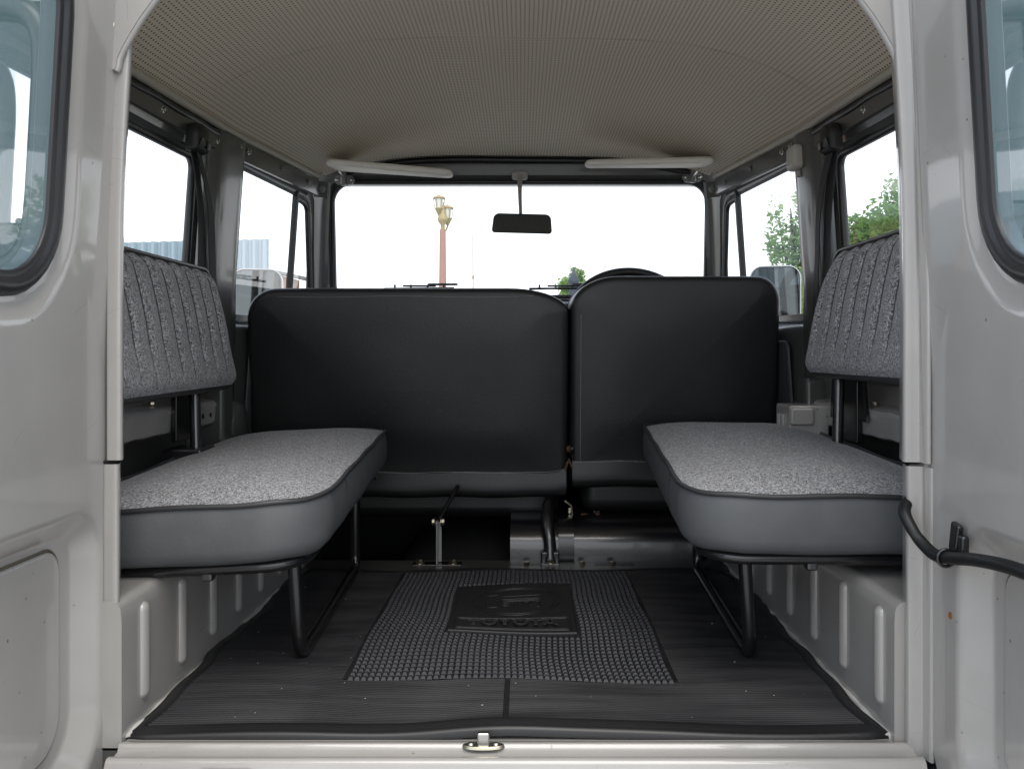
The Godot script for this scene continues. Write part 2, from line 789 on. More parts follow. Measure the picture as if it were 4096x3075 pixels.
func capsule_rib(r: float, h: float, depth: float) -> ArrayMesh:
	# an embossed bead: half a stretched capsule, long axis y, bulging along +x
	var mb := MB.new()
	var rows := []
	for i in 7:
		var a := PI * i / 6.0
		var loop := []
		var rr := cos(a * 0.5)
		loop.clear()
		for j in 24:
			var t := TAU * j / 24.0
			var c := Vector2(cos(t), sin(t)) * r * lerpf(1.0, 0.0, 1.0 - rr)
			var oy := (h * 0.5 - r) * signf(sin(t) + 1e-6)
			loop.append(Vector3(depth * sqrt(maxf(0.0, 1.0 - rr * rr)), c.y + oy, c.x))
		rows.append(loop)
	mb.grid(rows, true)
	return mb.mesh()


func wheel_box(s: float) -> void:
	var mb := MB.new()
	# inner face, rounded shoulder, top
	var rows := []
	for q in [[0.483, -0.002], [0.483, 0.03], [0.483, 0.15], [0.4845, 0.166], [0.489, 0.173], [0.497, 0.176], [0.56, 0.176], [0.72, 0.178]]:
		var row := []
		for k in 12:
			row.append(V(s * q[0], q[1], lerpf(1.10, 2.04, k / 11.0)))
		rows.append(row)
	mb.grid(rows, false, s < 0)
	mb.flat([V(s * 0.483, -0.01, 1.10), V(s * 0.62, -0.01, 1.10), V(s * 0.62, 0.178, 1.10), V(s * 0.497, 0.176, 1.10), V(s * 0.489, 0.173, 1.10), V(s * 0.4845, 0.166, 1.10), V(s * 0.483, 0.15, 1.10)])
	var wb := put("wheel_box", mb, M.painted_steel, car)
	var rib := capsule_rib(0.0115, 0.128, 0.0075)
	var start := 1.165 if s < 0 else 1.145
	for k in 7:
		var d := start + 0.1285 * k
		put_mesh("pressed_rib", rib, M.painted_steel, wb, V(s * 0.4835, 0.094, d), Basis(Vector3.UP, 0.0 if s < 0 else PI))
	# sealer along the foot of the box
	mb = MB.new()
	var pts := []
	for k in 40:
		pts.append(V(s * (0.481 + 0.001 * sin(k * 1.7)), 0.0015, lerpf(1.112, 2.03, k / 39.0)))
	var rad := []
	for k in 40:
		rad.append(0.0045 + 0.0012 * sin(k * 2.3 + s) + rng.randf() * 0.0006)
	mb.tube(pts, rad, 8)
	put("seam_sealer", mb, M.sealer, wb)


func lower_side(s: float) -> void:
	# inner skin between wheel box and belt line
	var mb := MB.new()
	var rows := []
	for q in [[-0.3, 0.75], [0.18, 0.75], [0.30, 0.755], [0.56, 0.752]]:
		var row := []
		for k in 8:
			var d := lerpf(1.10, 2.04, k / 7.0)
			row.append(V(s * minf(q[1] - 0.012, xs(d, 0.56) + 0.024), q[0], d))
		rows.append(row)
	mb.grid(rows, false, s > 0)
	put("side_panel", mb, M.shade_darkened_paint, car)
	# the seat rail: shelf, rolled lip and drilled face
	var rl := MB.new()
	rows = []
	for q in [[0.752, 0.428], [0.716, 0.424], [0.712, 0.420], [0.710, 0.392], [0.700, 0.386], [0.672, 0.383], [0.662, 0.381], [0.657, 0.376], [0.656, 0.370], [0.658, 0.366], [0.660, 0.336], [0.665, 0.330], [0.72, 0.326]]:
		var row := []
		for k in 20:
			var d := lerpf(1.11, 1.93, k / 19.0)
			row.append(V(s * (minf(q[0], xs(d, 0.56) + 0.03) + 0.0015 * sin(k * 1.9)), q[1] + 0.0012 * sin(k * 2.7), d))
		rows.append(row)
	rl.grid(rows, false, s < 0)
	var rail := put("seat_rail", rl, M.painted_steel, car)
	for d in [1.33, 1.385, 1.44, 1.86, 1.905]:
		var h := MB.new()
		h.lathe(V(s * 0.6588, 0.352, d), Vector3(-s, 0, 0), [Vector2(0.0058, 0.0), Vector2(0.0052, 0.0012), Vector2(0.004, 0.0006)], 14)
		h.lathe(V(s * 0.6588, 0.352, d), Vector3(-s, 0, 0), [Vector2(0.004, 0.0006), Vector2(0.0, 0.0007)], 14)
		put("bolt_hole", h, M.rust if d < 1.5 else M.dark_void, rail)
	for d in [1.36, 1.50, 1.68]:
		var b := MB.new()
		bolt(b, V(s * 0.69, 0.386, d), Vector3.UP, 0.006)
		put("bolt", b, M.zinc, rail)
	# short upright brackets near the B pillar
	mb = MB.new()
	mb.box(V(s * 0.668, 0.30, 1.965), Vector3(0.06, 0.26, 0.07), 0.012)
	put("pillar_foot", mb, M.shade_darkened_paint, car)
	# bulging striker cover at the foot of the B pillar
	mb = MB.new()
	mb.lathe(V(s * 0.655, 0.315, 2.035), Vector3(-s, 0, 0), [Vector2(0.062, 0.0), Vector2(0.060, 0.012), Vector2(0.050, 0.022), Vector2(0.028, 0.027), Vector2(0.0, 0.028)], 24)
	put("strike_cover", mb, M.shade_darkened_paint, car)
	if s > 0:
		mb = MB.new()
		mb.box(V(0.622, 0.325, 1.905), Vector3(0.085, 0.10, 0.10), 0.005)
		mb.box(V(0.605, 0.352, 1.852), Vector3(0.05, 0.036, 0.012), 0.005)
		for k in 2:
			mb.tube([V(0.577, 0.29, 1.89 + 0.03 * k), V(0.577, 0.355, 1.89 + 0.03 * k)], 0.005, 8)
		put("bracket_box", mb, M.painted_steel, car)
	# outer skin keeps the daylight out
	mb = MB.new()
	rows = []
	for y in [-0.45, 0.1, 0.575]:
		var row := []
		for k in 10:
			var d := lerpf(1.16, 3.4, k / 9.0)
			row.append(V(s * 0.80, y, d))
		rows.append(row)
	mb.grid(rows, false, s > 0)
	rows = []
	for x in [0.80, 0.70]:
		var row := []
		for k in 10:
			var d := lerpf(1.16, 2.62, k / 9.0)
			row.append(V(s * (x if x > 0.75 else xs(d, 0.56) - 0.0), 0.575 + (0.80 - x) * 0.03, d))
		rows.append(row)
	mb.grid(rows, false, s > 0)
	put("outer_skin", mb, M.painted_steel, car)


func side_at(s: float) -> Callable:
	return func(p: Vector2): return V(s * xs(p.x, p.y), p.y, p.x)


func upper_side(s: float) -> void:
	var outer := rrect(1.10, 0.558, 2.06, 0.985, 0.004, 6)
	var hole := rrect(1.19, 0.60, 1.868 if s < 0 else 1.852, 0.897, [0.05, 0.05, 0.022, 0.05], 6)
	var big := grown(hole, 0.022)
	var f := func(off: float): return func(p: Vector2): return V(s * (xs(p.x, p.y) + off), p.y, p.x)
	var mb := MB.new()
	# add mid loops so the bend in plan is followed
	var mid := []
	for i in outer.size():
		mid.append((outer[i] as Vector2).lerp(big[i], 0.5))
	mb.grid([mapped(outer, f.call(0.0)), mapped(mid, f.call(0.0)), mapped(big, f.call(0.0)), mapped(big, f.call(0.004)), mapped(grown(hole, 0.012), f.call(0.012))], true)
	var panel := put("side_window_panel", mb, M.shade_darkened_paint, car)
	mb = MB.new()
	mb.tube(mapped(dense(grown(hole, 0.006), 0.05), f.call(0.012)), 0.0095, 8, true)
	put("window_rubber", mb, M.rubber_seal, panel)
	mb = MB.new()
	mb.flat(mapped(grown(hole, 0.004), f.call(0.016)))
	put("window_glass", mb, M.dusty_glass, panel)
	# boxed rear half of the B pillar, with its rounded edge towards the cabin
	mb = MB.new()
	var rows := []
	for k in 10:
		var y := lerpf(0.0, 0.975, k / 9.0)
		var w := 0.05 * smoothstep(0.62, 0.45, y)
		var row := []
		for q0 in [[1.915, 0.004], [1.925, -0.012], [1.942, -0.022], [1.97, -0.026], [2.02, -0.028], [2.043, -0.026], [2.056, -0.018], [2.062, 0.0], [2.064, 0.03]]:
			var q := [q0[0] - (0.0 if s < 0 else (0.04 if q0[0] > 1.99 else 0.01)), q0[1]]
			row.append(V(s * (xs(q[0], y) + q[1]), y, q[0] + (w if q0[0] > 2.03 else 0.0)))
		rows.append(row)
	mb.grid(rows, false, s < 0)
	put("middle_pillar", mb, M.shade_darkened_paint, car)


func rear_pillar(s: float) -> void:
	# hard-top part above, tub part below with an open joint between
	for part in 2:
		var y0 := -0.01 if part == 0 else 0.352
		var y1 := 0.347 if part == 0 else 1.0
		var din := 0.004 if part == 0 else 0.0
		var xi := 0.486
		var prof: Array
		if s < 0:
			prof = [[xi + 0.075, 1.19], [xi + 0.06, 1.18], [xi + 0.022, 1.150], [xi + 0.010, 1.135], [xi + 0.001, 1.113], [xi - 0.001, 1.107], [xi, 1.1035], [xi + 0.002, 1.1022], [xi + 0.006, 1.102], [xi + 0.0145, 1.1025], [xi + 0.0165, 1.1028], [xi + 0.018, 1.1045], [xi + 0.0185, 1.112], [xi + 0.021, 1.1165], [xi + 0.08, 1.118]]
		else:
			xi = 0.490
			prof = [[xi + 0.075, 1.18], [xi + 0.06, 1.17], [xi + 0.022, 1.140], [xi + 0.010, 1.125], [xi + 0.001, 1.096], [xi - 0.001, 1.089], [xi, 1.0855], [xi + 0.002, 1.0842], [xi + 0.008, 1.0830], [xi + 0.0145, 1.0815], [xi + 0.0165, 1.080], [xi + 0.0175, 1.070], [xi + 0.0195, 1.0655], [xi + 0.023, 1.0655], [xi + 0.025, 1.069], [xi + 0.0255, 1.080], [xi + 0.028, 1.0835], [xi + 0.08, 1.09]]
		var rows := []
		for k in 14:
			var y := lerpf(y0, y1, k / 13.0)
			var row := []
			for q in prof:
				row.append(V(s * (q[0] + din - 0.02 * smoothstep(0.6, 1.1, y)), y, q[1]))
			rows.append(row)
		var mb := MB.new()
		mb.grid(rows, false, s > 0)
		var o := put("rear_pillar", mb, M.painted_steel, car)
		if part == 0:
			var seal := MB.new()
			seal.tube([V(s * (xi + 0.006), 0.3492, 1.110), V(s * (xi + 0.022), 0.3495, 1.104), V(s * (xi + 0.04), 0.3495, 1.118)], 0.0028, 6)
			put("joint_gap", seal, M.dark_void, o)


func bolt(mb: MB, at: Vector3, axis: Vector3, r: float) -> void:
	var p := [Vector2(r * 1.5, 0.0), Vector2(r * 1.5, r * 0.25), Vector2(r * 1.02, r * 0.3)]
	mb.lathe(at, axis, p, 14)
	var hex := [Vector2(r, r * 0.25), Vector2(r, r * 1.0), Vector2(r * 0.82, r * 1.2), Vector2(0, r * 1.2)]
	var s := axis.cross(Vector3.UP if absf(axis.y) < 0.9 else Vector3.RIGHT).normalized()
	var b := axis.cross(s)
	var rows := []
	for q in hex:
		var row := []
		for j in 6:
			var a := TAU * j / 6
			row.append(at + axis * q.y + (s * cos(a) + b * sin(a)) * maxf(q.x, 1e-5))
		rows.append(row)
	mb.facets(rows, true)


func roof_and_rails() -> void:
	var mb := MB.new()
	var nu := 64
	var nd := 60
	for i in nd + 1:
		for j in nu + 1:
			var u := lerpf(-1.0, 1.0, float(j) / nu)
			u = signf(u) * pow(absf(u), 0.85)
			var d := lerpf(1.10, 2.50, float(i) / nd)
			var p := ROOF(u, d)
			var a := ROOF(minf(u + 0.01, 1.0), d) - ROOF(maxf(u - 0.01, -1.0), d)
			var b := ROOF(u, d + 0.01) - ROOF(u, d - 0.01)
			var m := b.cross(a).normalized()
			if m.y > 0:
				m = -m
			mb.add(p, m, Vector2(u * 0.69, d))
	for i in nd:
		for j in nu:
			var k := i * (nu + 1) + j
			mb.quad(k, k + 1, k + nu + 2, k + nu + 1)
	var lining := put("roof_lining", mb, M.perforated_lining, car)
	tag(lining, "beige perforated roof lining")
	# cross seam
	mb = MB.new()
	var pts := []
	for k in 41:
		var u := lerpf(-0.93, 0.93, k / 40.0)
		pts.append(ROOF(u, 1.83 - 0.03 * u * u) + Vector3(0, -0.0002, 0))
	mb.tube(pts, 0.0009, 6)
	put("lining_seam", mb, M.lining_trim, lining)
	# flat turned strip of lining along the windscreen
	mb = MB.new()
	var rows := []
	for q in [[2.50, 0.0], [2.512, -0.002], [2.535, -0.003]]:
		var row := []
		for j in 49:
			var u := lerpf(-0.97, 0.97, j / 48.0)
			var p := ROOF(u, 2.50)
			row.append(Vector3(p.x, p.y + q[1], -q[0]))
		rows.append(row)
	mb.grid(rows, false, true)
	mb.planar_uv(Vector3(1, 0, 0), Vector3(0, 0, 1))
	put("lining_edge", mb, M.perforated_lining, lining)
	# outer roof skin
	mb = MB.new()
	rows = []
	for i in 15:
		var row := []
		for j in 21:
			var p := ROOF(lerpf(-1, 1, j / 20.0), lerpf(1.06, 2.60, i / 14.0))
			row.append(Vector3(p.x * 1.08, p.y + 0.03, p.z))
		rows.append(row)
	mb.grid(rows, false, true)
	put("roof_skin", mb, M.painted_steel, car)
	for s in [-1.0, 1.0]:
		var path := []
		for k in 41:
			var d := lerpf(1.10, 2.505, k / 40.0)
			path.append(V(s * (xs(d, 0.985) - 0.012), 0.988 + 0.004 * (d - 1.5), d))
		# light edging of the lining
		mb = MB.new()
		var e := []
		for p in path:
			e.append(p + Vector3(-s * 0.004, -0.004, 0))
		mb.tube(e, 0.0095, 8)
		put("lining_edging", mb, M.lining_trim, car)
		mb = MB.new()
		e = []
		for k in path.size():
			e.append(path[k] + Vector3(s * 0.004, -0.021 + 0.0015 * sin(k * 1.3), 0))
		mb.tube(e, 0.009, 8)
		put("roof_seal", mb, M.rubber_seal, car)
		# rear rail (recessed) and front rail (a bolted pressing)
		mb = MB.new()
		e = []
		for k in 25:
			var d := lerpf(1.10, 2.0, k / 24.0)
			e.append(V(s * (xs(d, 0.95) - 0.004), 0.95, d))
		mb.sweep(e, [Vector2(-0.010, -0.018), Vector2(0.010, -0.018), Vector2(0.010, 0.016), Vector2(-0.010, 0.016)], Vector3.UP)
		var rr := put("roof_rail", mb, M.shade_darkened_paint, car)
		for d in [1.50, 1.68, 1.82, 1.93]:
			var b := MB.new()
			bolt(b, V(s * (xs(d, 0.95) - 0.013), 0.95, d), Vector3(-s, 0, 0), 0.005)
			put("screw", b, M.bright_steel, rr)
		mb = MB.new()
		e = []
		for k in 17:
			var d := lerpf(2.0, 2.50, k / 16.0)
			e.append(V(s * (xs(d, 0.955) - 0.016), 0.955, d))
		mb.sweep(e, [Vector2(-0.007, -0.021), Vector2(-0.002, -0.024), Vector2(0.007, -0.024), Vector2(0.007, 0.020), Vector2(-0.007, 0.020)], Vector3.UP)
		rr = put("roof_rail", mb, M.shade_darkened_paint, car)
		for d in [2.02, 2.065, 2.25, 2.42]:
			var b := MB.new()
			bolt(b, V(s * (xs(d, 0.955) - 0.024), 0.957 if d > 2.03 else 0.960, d), Vector3(-s, 0, 0), 0.005)
			put("screw", b, M.cast_grey if d > 2.1 else M.bright_steel, rr)
		# corner plate where rail meets windscreen frame
		mb = MB.new()
		mb.box(V(s * 0.560, 0.952, 2.512), Vector3(0.04, 0.045, 0.006), 0.002, Basis(Vector3.UP, -s * 0.5))
		put("corner_plate", mb, M.shade_darkened_paint, car)
		var cb := MB.new()
		bolt(cb, V(s * 0.556, 0.952, 2.508), Vector3(0, 0, 1), 0.007)
		put("corner_bolt", cb, M.cast_grey, car)
		# rear opening gusset
		mb = MB.new()
		var poly := PackedVector2Array()
		for q in [[0.489, 0.838], [0.4865, 0.842], [0.485, 0.853], [0.479, 0.866], [0.470, 0.882], [0.457, 0.903], [0.440, 0.926], [0.415, 0.952], [0.378, 0.980], [0.32, 1.004], [0.22, 1.018], [0.0, 1.02]]:
			poly.append(Vector2(s * q[0], q[1]))
		poly.append(Vector2(0.0, 1.09))
		poly.append(Vector2(s * 0.56, 1.09))
		poly.append(Vector2(s * 0.503, 0.845))
		poly.append(Vector2(s * 0.498, 0.838))
		mb.prism(poly, V(0, 0, 1.104), Vector3.RIGHT, Vector3.UP, Vector3(0, 0, 0.012))
		var lip := []
		for k in 12:
			lip.append(V(poly[k].x, poly[k].y, 1.098))
		mb.tube(lip, 0.0048, 8)
		var g := put("opening_gusset", mb, M.painted_steel, car)
		var gb := MB.new()
		bolt(gb, V(s * 0.497, 0.893, 1.091), Vector3(0, 0, 1), 0.0065)
		put("gusset_bolt", gb, M.zinc, g)


func windscreen() -> void:
	# frame: slightly raked, hole with round corners
	var f := func(off: float): return func(p: Vector2): return V(p.x, p.y, 2.60 - 0.10 * (p.y - 0.65) + off)
	var outer := rrect(-0.600, 0.40, 0.600, 1.035, [0.01, 0.01, 0.05, 0.05], 8)
	var hole := rrect(-0.537, 0.658, 0.553, 0.979, [0.03, 0.03, 0.052, 0.052], 8)
	var mb := MB.new()
	mb.grid([mapped(outer, f.call(0.0)), mapped(grown(hole, 0.026), f.call(0.0)), mapped(grown(hole, 0.022), f.call(0.003)), mapped(grown(hole, 0.014), f.call(0.010)), mapped(grown(hole, 0.008), f.call(0.03))], true)
	var fr := put("windscreen_frame", mb, M.shade_darkened_paint, car)
	mb = MB.new()
	mb.grid([mapped(grown(hole, 0.012), f.call(0.010)), mapped(grown(hole, 0.009), f.call(0.007)), mapped(grown(hole, 0.003), f.call(0.007)), mapped(hole, f.call(0.012)), mapped(hole, f.call(0.024))], true)
	put("windscreen_rubber", mb, M.rubber_seal, fr)
	mb = MB.new()
	mb.flat(mapped(grown(hole, 0.006), f.call(0.018)))
	put("windscreen_glass", mb, M.clear_glass, fr)
	# dark rubber between roof and frame
	mb = MB.new()
	var pts := []
	for j in 41:
		var u := lerpf(-0.9, 0.9, j / 40.0)
		var p := ROOF(u, 2.50)
		pts.append(Vector3(p.x, maxf(p.y - 0.010, 1.012), -2.560))
	mb.tube(pts, 0.009, 8)
	put("header_rubber", mb, M.rubber_seal, car)
	mb = MB.new()
	mb.box(V(0, 1.03, 2.61), Vector3(1.22, 0.10, 0.05), 0.01)
	put("header_skin", mb, M.painted_steel, car)
	# corner post between windscreen and front door
	for s in [-1.0, 1.0]:
		var rows := []
		for k in 8:
			var y := lerpf(0.40, 0.98, k / 7.0)
			var o := -0.10 * (y - 0.65)
			var row := []
			for q in [[0.035, 2.612], [0.012, 2.606], [0.000, 2.599], [-0.008, 2.595], [-0.018, 2.594], [-0.03, 2.597]]:
				row.append(V(s * (xs(2.58, y) + q[0]), y, q[1] + o - 0.012 * smoothstep(0.6, 0.95, y)))
			rows.append(row)
		mb = MB.new()
		mb.grid(rows, false, s < 0)
		put("front_pillar", mb, M.shade_darkened_paint, car)
	# dashboard and scuttle
	mb = MB.new()
	mb.box(V(0, 0.50, 2.53), Vector3(1.20, 0.26, 0.16), 0.03)
	put("dashboard", mb, M.black_plastic, car)
	mb = MB.new()
	mb.box(V(0, 0.30, 2.70), Vector3(1.5, 0.62, 0.10), 0.02)
	mb.box(V(0, 0.50, 3.15), Vector3(1.1, 0.16, 0.85), 0.05)
	put("bonnet", mb, M.painted_steel, car)
	# wipers parked along the foot of the glass
	for w in [[-0.40, -0.19], [0.035, 0.245]]:
		mb = MB.new()
		mb.tube([V(w[0], 0.678, 2.645), V(w[1], 0.680, 2.645)], 0.004, 6)
		mb.box(V((w[0] + w[1]) * 0.5, 0.687, 2.650), Vector3(0.10, 0.006, 0.006), 0.002)
		mb.box(V(w[1] - 0.035, 0.692, 2.655), Vector3(0.09, 0.007, 0.008), 0.002)
		for t in [0.15, 0.38, 0.62, 0.85]:
			mb.box(V(lerpf(w[0], w[1], t), 0.684, 2.648), Vector3(0.006, 0.014, 0.005), 0.001)
		put("wiper", mb, M.black_plastic, car)


func front_doors() -> void:
	for s in [-1.0, 1.0]:
		var dr := 2.088 if s < 0 else 2.050
		var f := func(off: float): return func(p: Vector2): return V(s * (xs(p.x, p.y) + off), p.y, p.x)
		var outer := rpoly([Vector2(dr - 0.024, 0.52), Vector2(2.605, 0.52), Vector2(2.535, 0.945), Vector2(dr - 0.024, 0.952)], [0.01, 0.01, 0.04, 0.01], 6)
		var hole := rpoly([Vector2(dr, 0.556), Vector2(2.592, 0.566), Vector2(2.505, 0.922), Vector2(dr, 0.931)], [0.05, 0.02, 0.05, 0.016], 6)
		var mb := MB.new()
		mb.grid([mapped(outer, f.call(0.004)), mapped(grown(hole, 0.012), f.call(0.004)), mapped(grown(hole, 0.006), f.call(0.005)), mapped(hole, f.call(0.007)), mapped(hole, f.call(0.012))], true)
		var door := put("front_door", mb, M.shade_darkened_paint, car)
		mb = MB.new()
		mb.grid([mapped(hole, f.call(0.009)), mapped(grown(hole, -0.003), f.call(0.007)), mapped(grown(hole, -0.006), f.call(0.008)), mapped(grown(hole, -0.006), f.call(0.013))], true)
		put("window_channel", mb, M.rubber_seal, door)
		mb = MB.new()
		mb.flat(mapped(hole, f.call(0.0105)))
		put("window_glass", mb, M.dusty_glass, door)
		# divider and quarter light frame
		mb = MB.new()
		var a := f.call(0.010)
		mb.sweep([a.call(Vector2(2.423, 0.555)), a.call(Vector2(2.423, 0.932))], [Vector2(-0.007, -0.0065), Vector2(0.007, -0.0065), Vector2(0.007, 0.0065), Vector2(-0.007, 0.0065)], Vector3(0, 0, -1))
		put("quarter_light_divider", mb, M.black_plastic, door)
		mb = MB.new()
		var q := rpoly([Vector2(2.432, 0.56), Vector2(2.586, 0.566), Vector2(2.500, 0.905), Vector2(2.432, 0.912)], [0.01, 0.012, 0.03, 0.006], 5)
		mb.grid([mapped(grown(q, 0.006), f.call(0.006)), mapped(q, f.call(0.004)), mapped(grown(q, -0.005), f.call(0.006)), mapped(grown(q, -0.005), f.call(0.014))], true)
		put("quarter_light_frame", mb, M.rubber_seal, door)
		# belt ledge and trim card
		mb = MB.new()
		var rows := []
		for qq in [[0.03, 0.556], [0.0, 0.556], [-0.012, 0.552], [-0.018, 0.545], [-0.019, 0.53], [-0.018, -0.15]]:
			var row := []
			for k in 8:
				var d := lerpf(dr - 0.024, 2.60, k / 7.0)
				row.append(V(s * (xs(d, 0.55) + qq[0]), qq[1], d))
			rows.append(row)
		mb.grid(rows, false, s > 0)
		put("door_inner", mb, M.shade_darkened_paint, door)
		mb = MB.new()
		var cr := func(g: float, r: float): return rrect(dr + 0.015 + g, 0.02 + g, 2.56 - g, 0.515 - g, r, 5)
		var crow := []
		for cq in [[0.0, -0.040], [0.003, -0.048], [0.050, -0.049], [0.056, -0.052], [0.060, -0.052], [0.065, -0.049], [0.085, -0.049], [0.090, -0.046], [0.20, -0.046]]:
			crow.append(mapped(cr.call(cq[0], 0.02), f.call(cq[1])))
		mb.grid(crow, true)
		put("door_card", mb, M.door_card_vinyl, door)
		# exterior mirror on its arm
		var mn := Node3D.new()
		mn.name = numbered(car, "door_mirror")
		car.add_child(mn, true)
		var mc := V(s * 0.83, 0.655, 2.80) if s < 0 else V(0.82, 0.665, 2.80)
		mn.position = mc - car.global_position
		var tilt := Basis(Vector3.UP, 0.17 if s < 0 else -0.20)
		var shape := rrect(-0.075, -0.095, 0.075, 0.095, 0.035, 6)
		mb = MB.new()
		var hrows := []
		for r in [[0.0, 0.0], [0.004, -0.004], [0.004, -0.02], [-0.004, -0.04], [-0.03, -0.05]]:
			hrows.append(mapped(grown(shape, r[0]), func(p): return mc + tilt * Vector3(p.x, p.y, r[1])))
		mb.grid(hrows, true)
		mb.fan(hrows[4], tilt * Vector3(0, 0, -1))
		put("mirror_shell", mb, M.painted_steel, mn)
		mb = MB.new()
		mb.flat(mapped(grown(shape, -0.003), func(p): return mc + tilt * Vector3(p.x, p.y, 0.0006)))
		put("mirror_face", mb, M.mirror_glass, mn)
		mb = MB.new()
		mb.tube([mc + Vector3(0, -0.02, -0.05), mc + Vector3(-s * 0.05, -0.06, -0.06), V(s * 0.70, 0.56, 2.80)], 0.008, 8)
		put("mirror_arm", mb, M.black_steel, mn)


func rear_corners() -> void:
	# curved corner of the hard top outside each door, with its own small window
	for s in [-1.0, 1.0]:
		var plan := []
		for q in [[0.51, 1.118], [0.58, 1.120], [0.64, 1.124], [0.70, 1.134], [0.745, 1.155], [0.772, 1.190], [0.782, 1.24], [0.785, 1.35]]:
			plan.append(Vector2(q[0], q[1]))
		plan = smooth_line(plan, 4)
		var strip := func(y0: float, y1: float, i0: int, i1: int, called: String):
			var rows := []
			for y in [y0, lerpf(y0, y1, 0.5), y1]:
				var row := []
				for i in range(i0, i1 + 1):
					row.append(V(s * (plan[i].x - 0.055 * maxf(0.0, y - 0.56)), y, plan[i].y))
				rows.append(row)
			var mb := MB.new()
			mb.grid(rows, false, s < 0)
			return put(called, mb, M.painted_steel, car)
		var last := plan.size() - 1
		strip.call(-0.40, 0.585, 0, last, "corner_panel")
		strip.call(0.935, 1.08, 0, last, "corner_panel")
		strip.call(0.585, 0.935, 0, 5, "corner_post")
		# glass between
		var gl := MB.new()
		var rows := []
		for y in [0.585, 0.76, 0.935]:
			var row := []
			for i in range(5, last + 1):
				row.append(V(s * (plan[i].x - 0.004 - 0.055 * maxf(0.0, y - 0.56)), y, plan[i].y + 0.004))
			rows.append(row)
		gl.grid(rows, false, s < 0)
		put("corner_window_glass", gl, M.clear_glass, car)
		# rubber round it: follows the bend
		var lp := []
		var ws := rrect(0.0, 0.585, 1.0, 0.935, 0.001, 1)
		for k in 60:
			var t := TAU * k / 60.0
			# superellipse in (arc, height)
			var cx := signf(cos(t)) * pow(absf(cos(t)), 0.35)
			var cy := signf(sin(t)) * pow(absf(sin(t)), 0.35)
			var pi := lerpf(5.6, last - 0.5, (cx + 1.0) * 0.5)
			var i0 := mini(int(pi), last - 1)
			var pl: Vector2 = plan[i0].lerp(plan[i0 + 1], pi - i0)
			var y := 0.76 + cy * 0.172
			lp.append(V(s * (pl.x - 0.055 * maxf(0.0, y - 0.56)), y, pl.y - 0.002))
		var rb := MB.new()
		rb.tube(lp, 0.016, 8, true)
		put("corner_window_rubber", rb, M.rubber_seal, car)


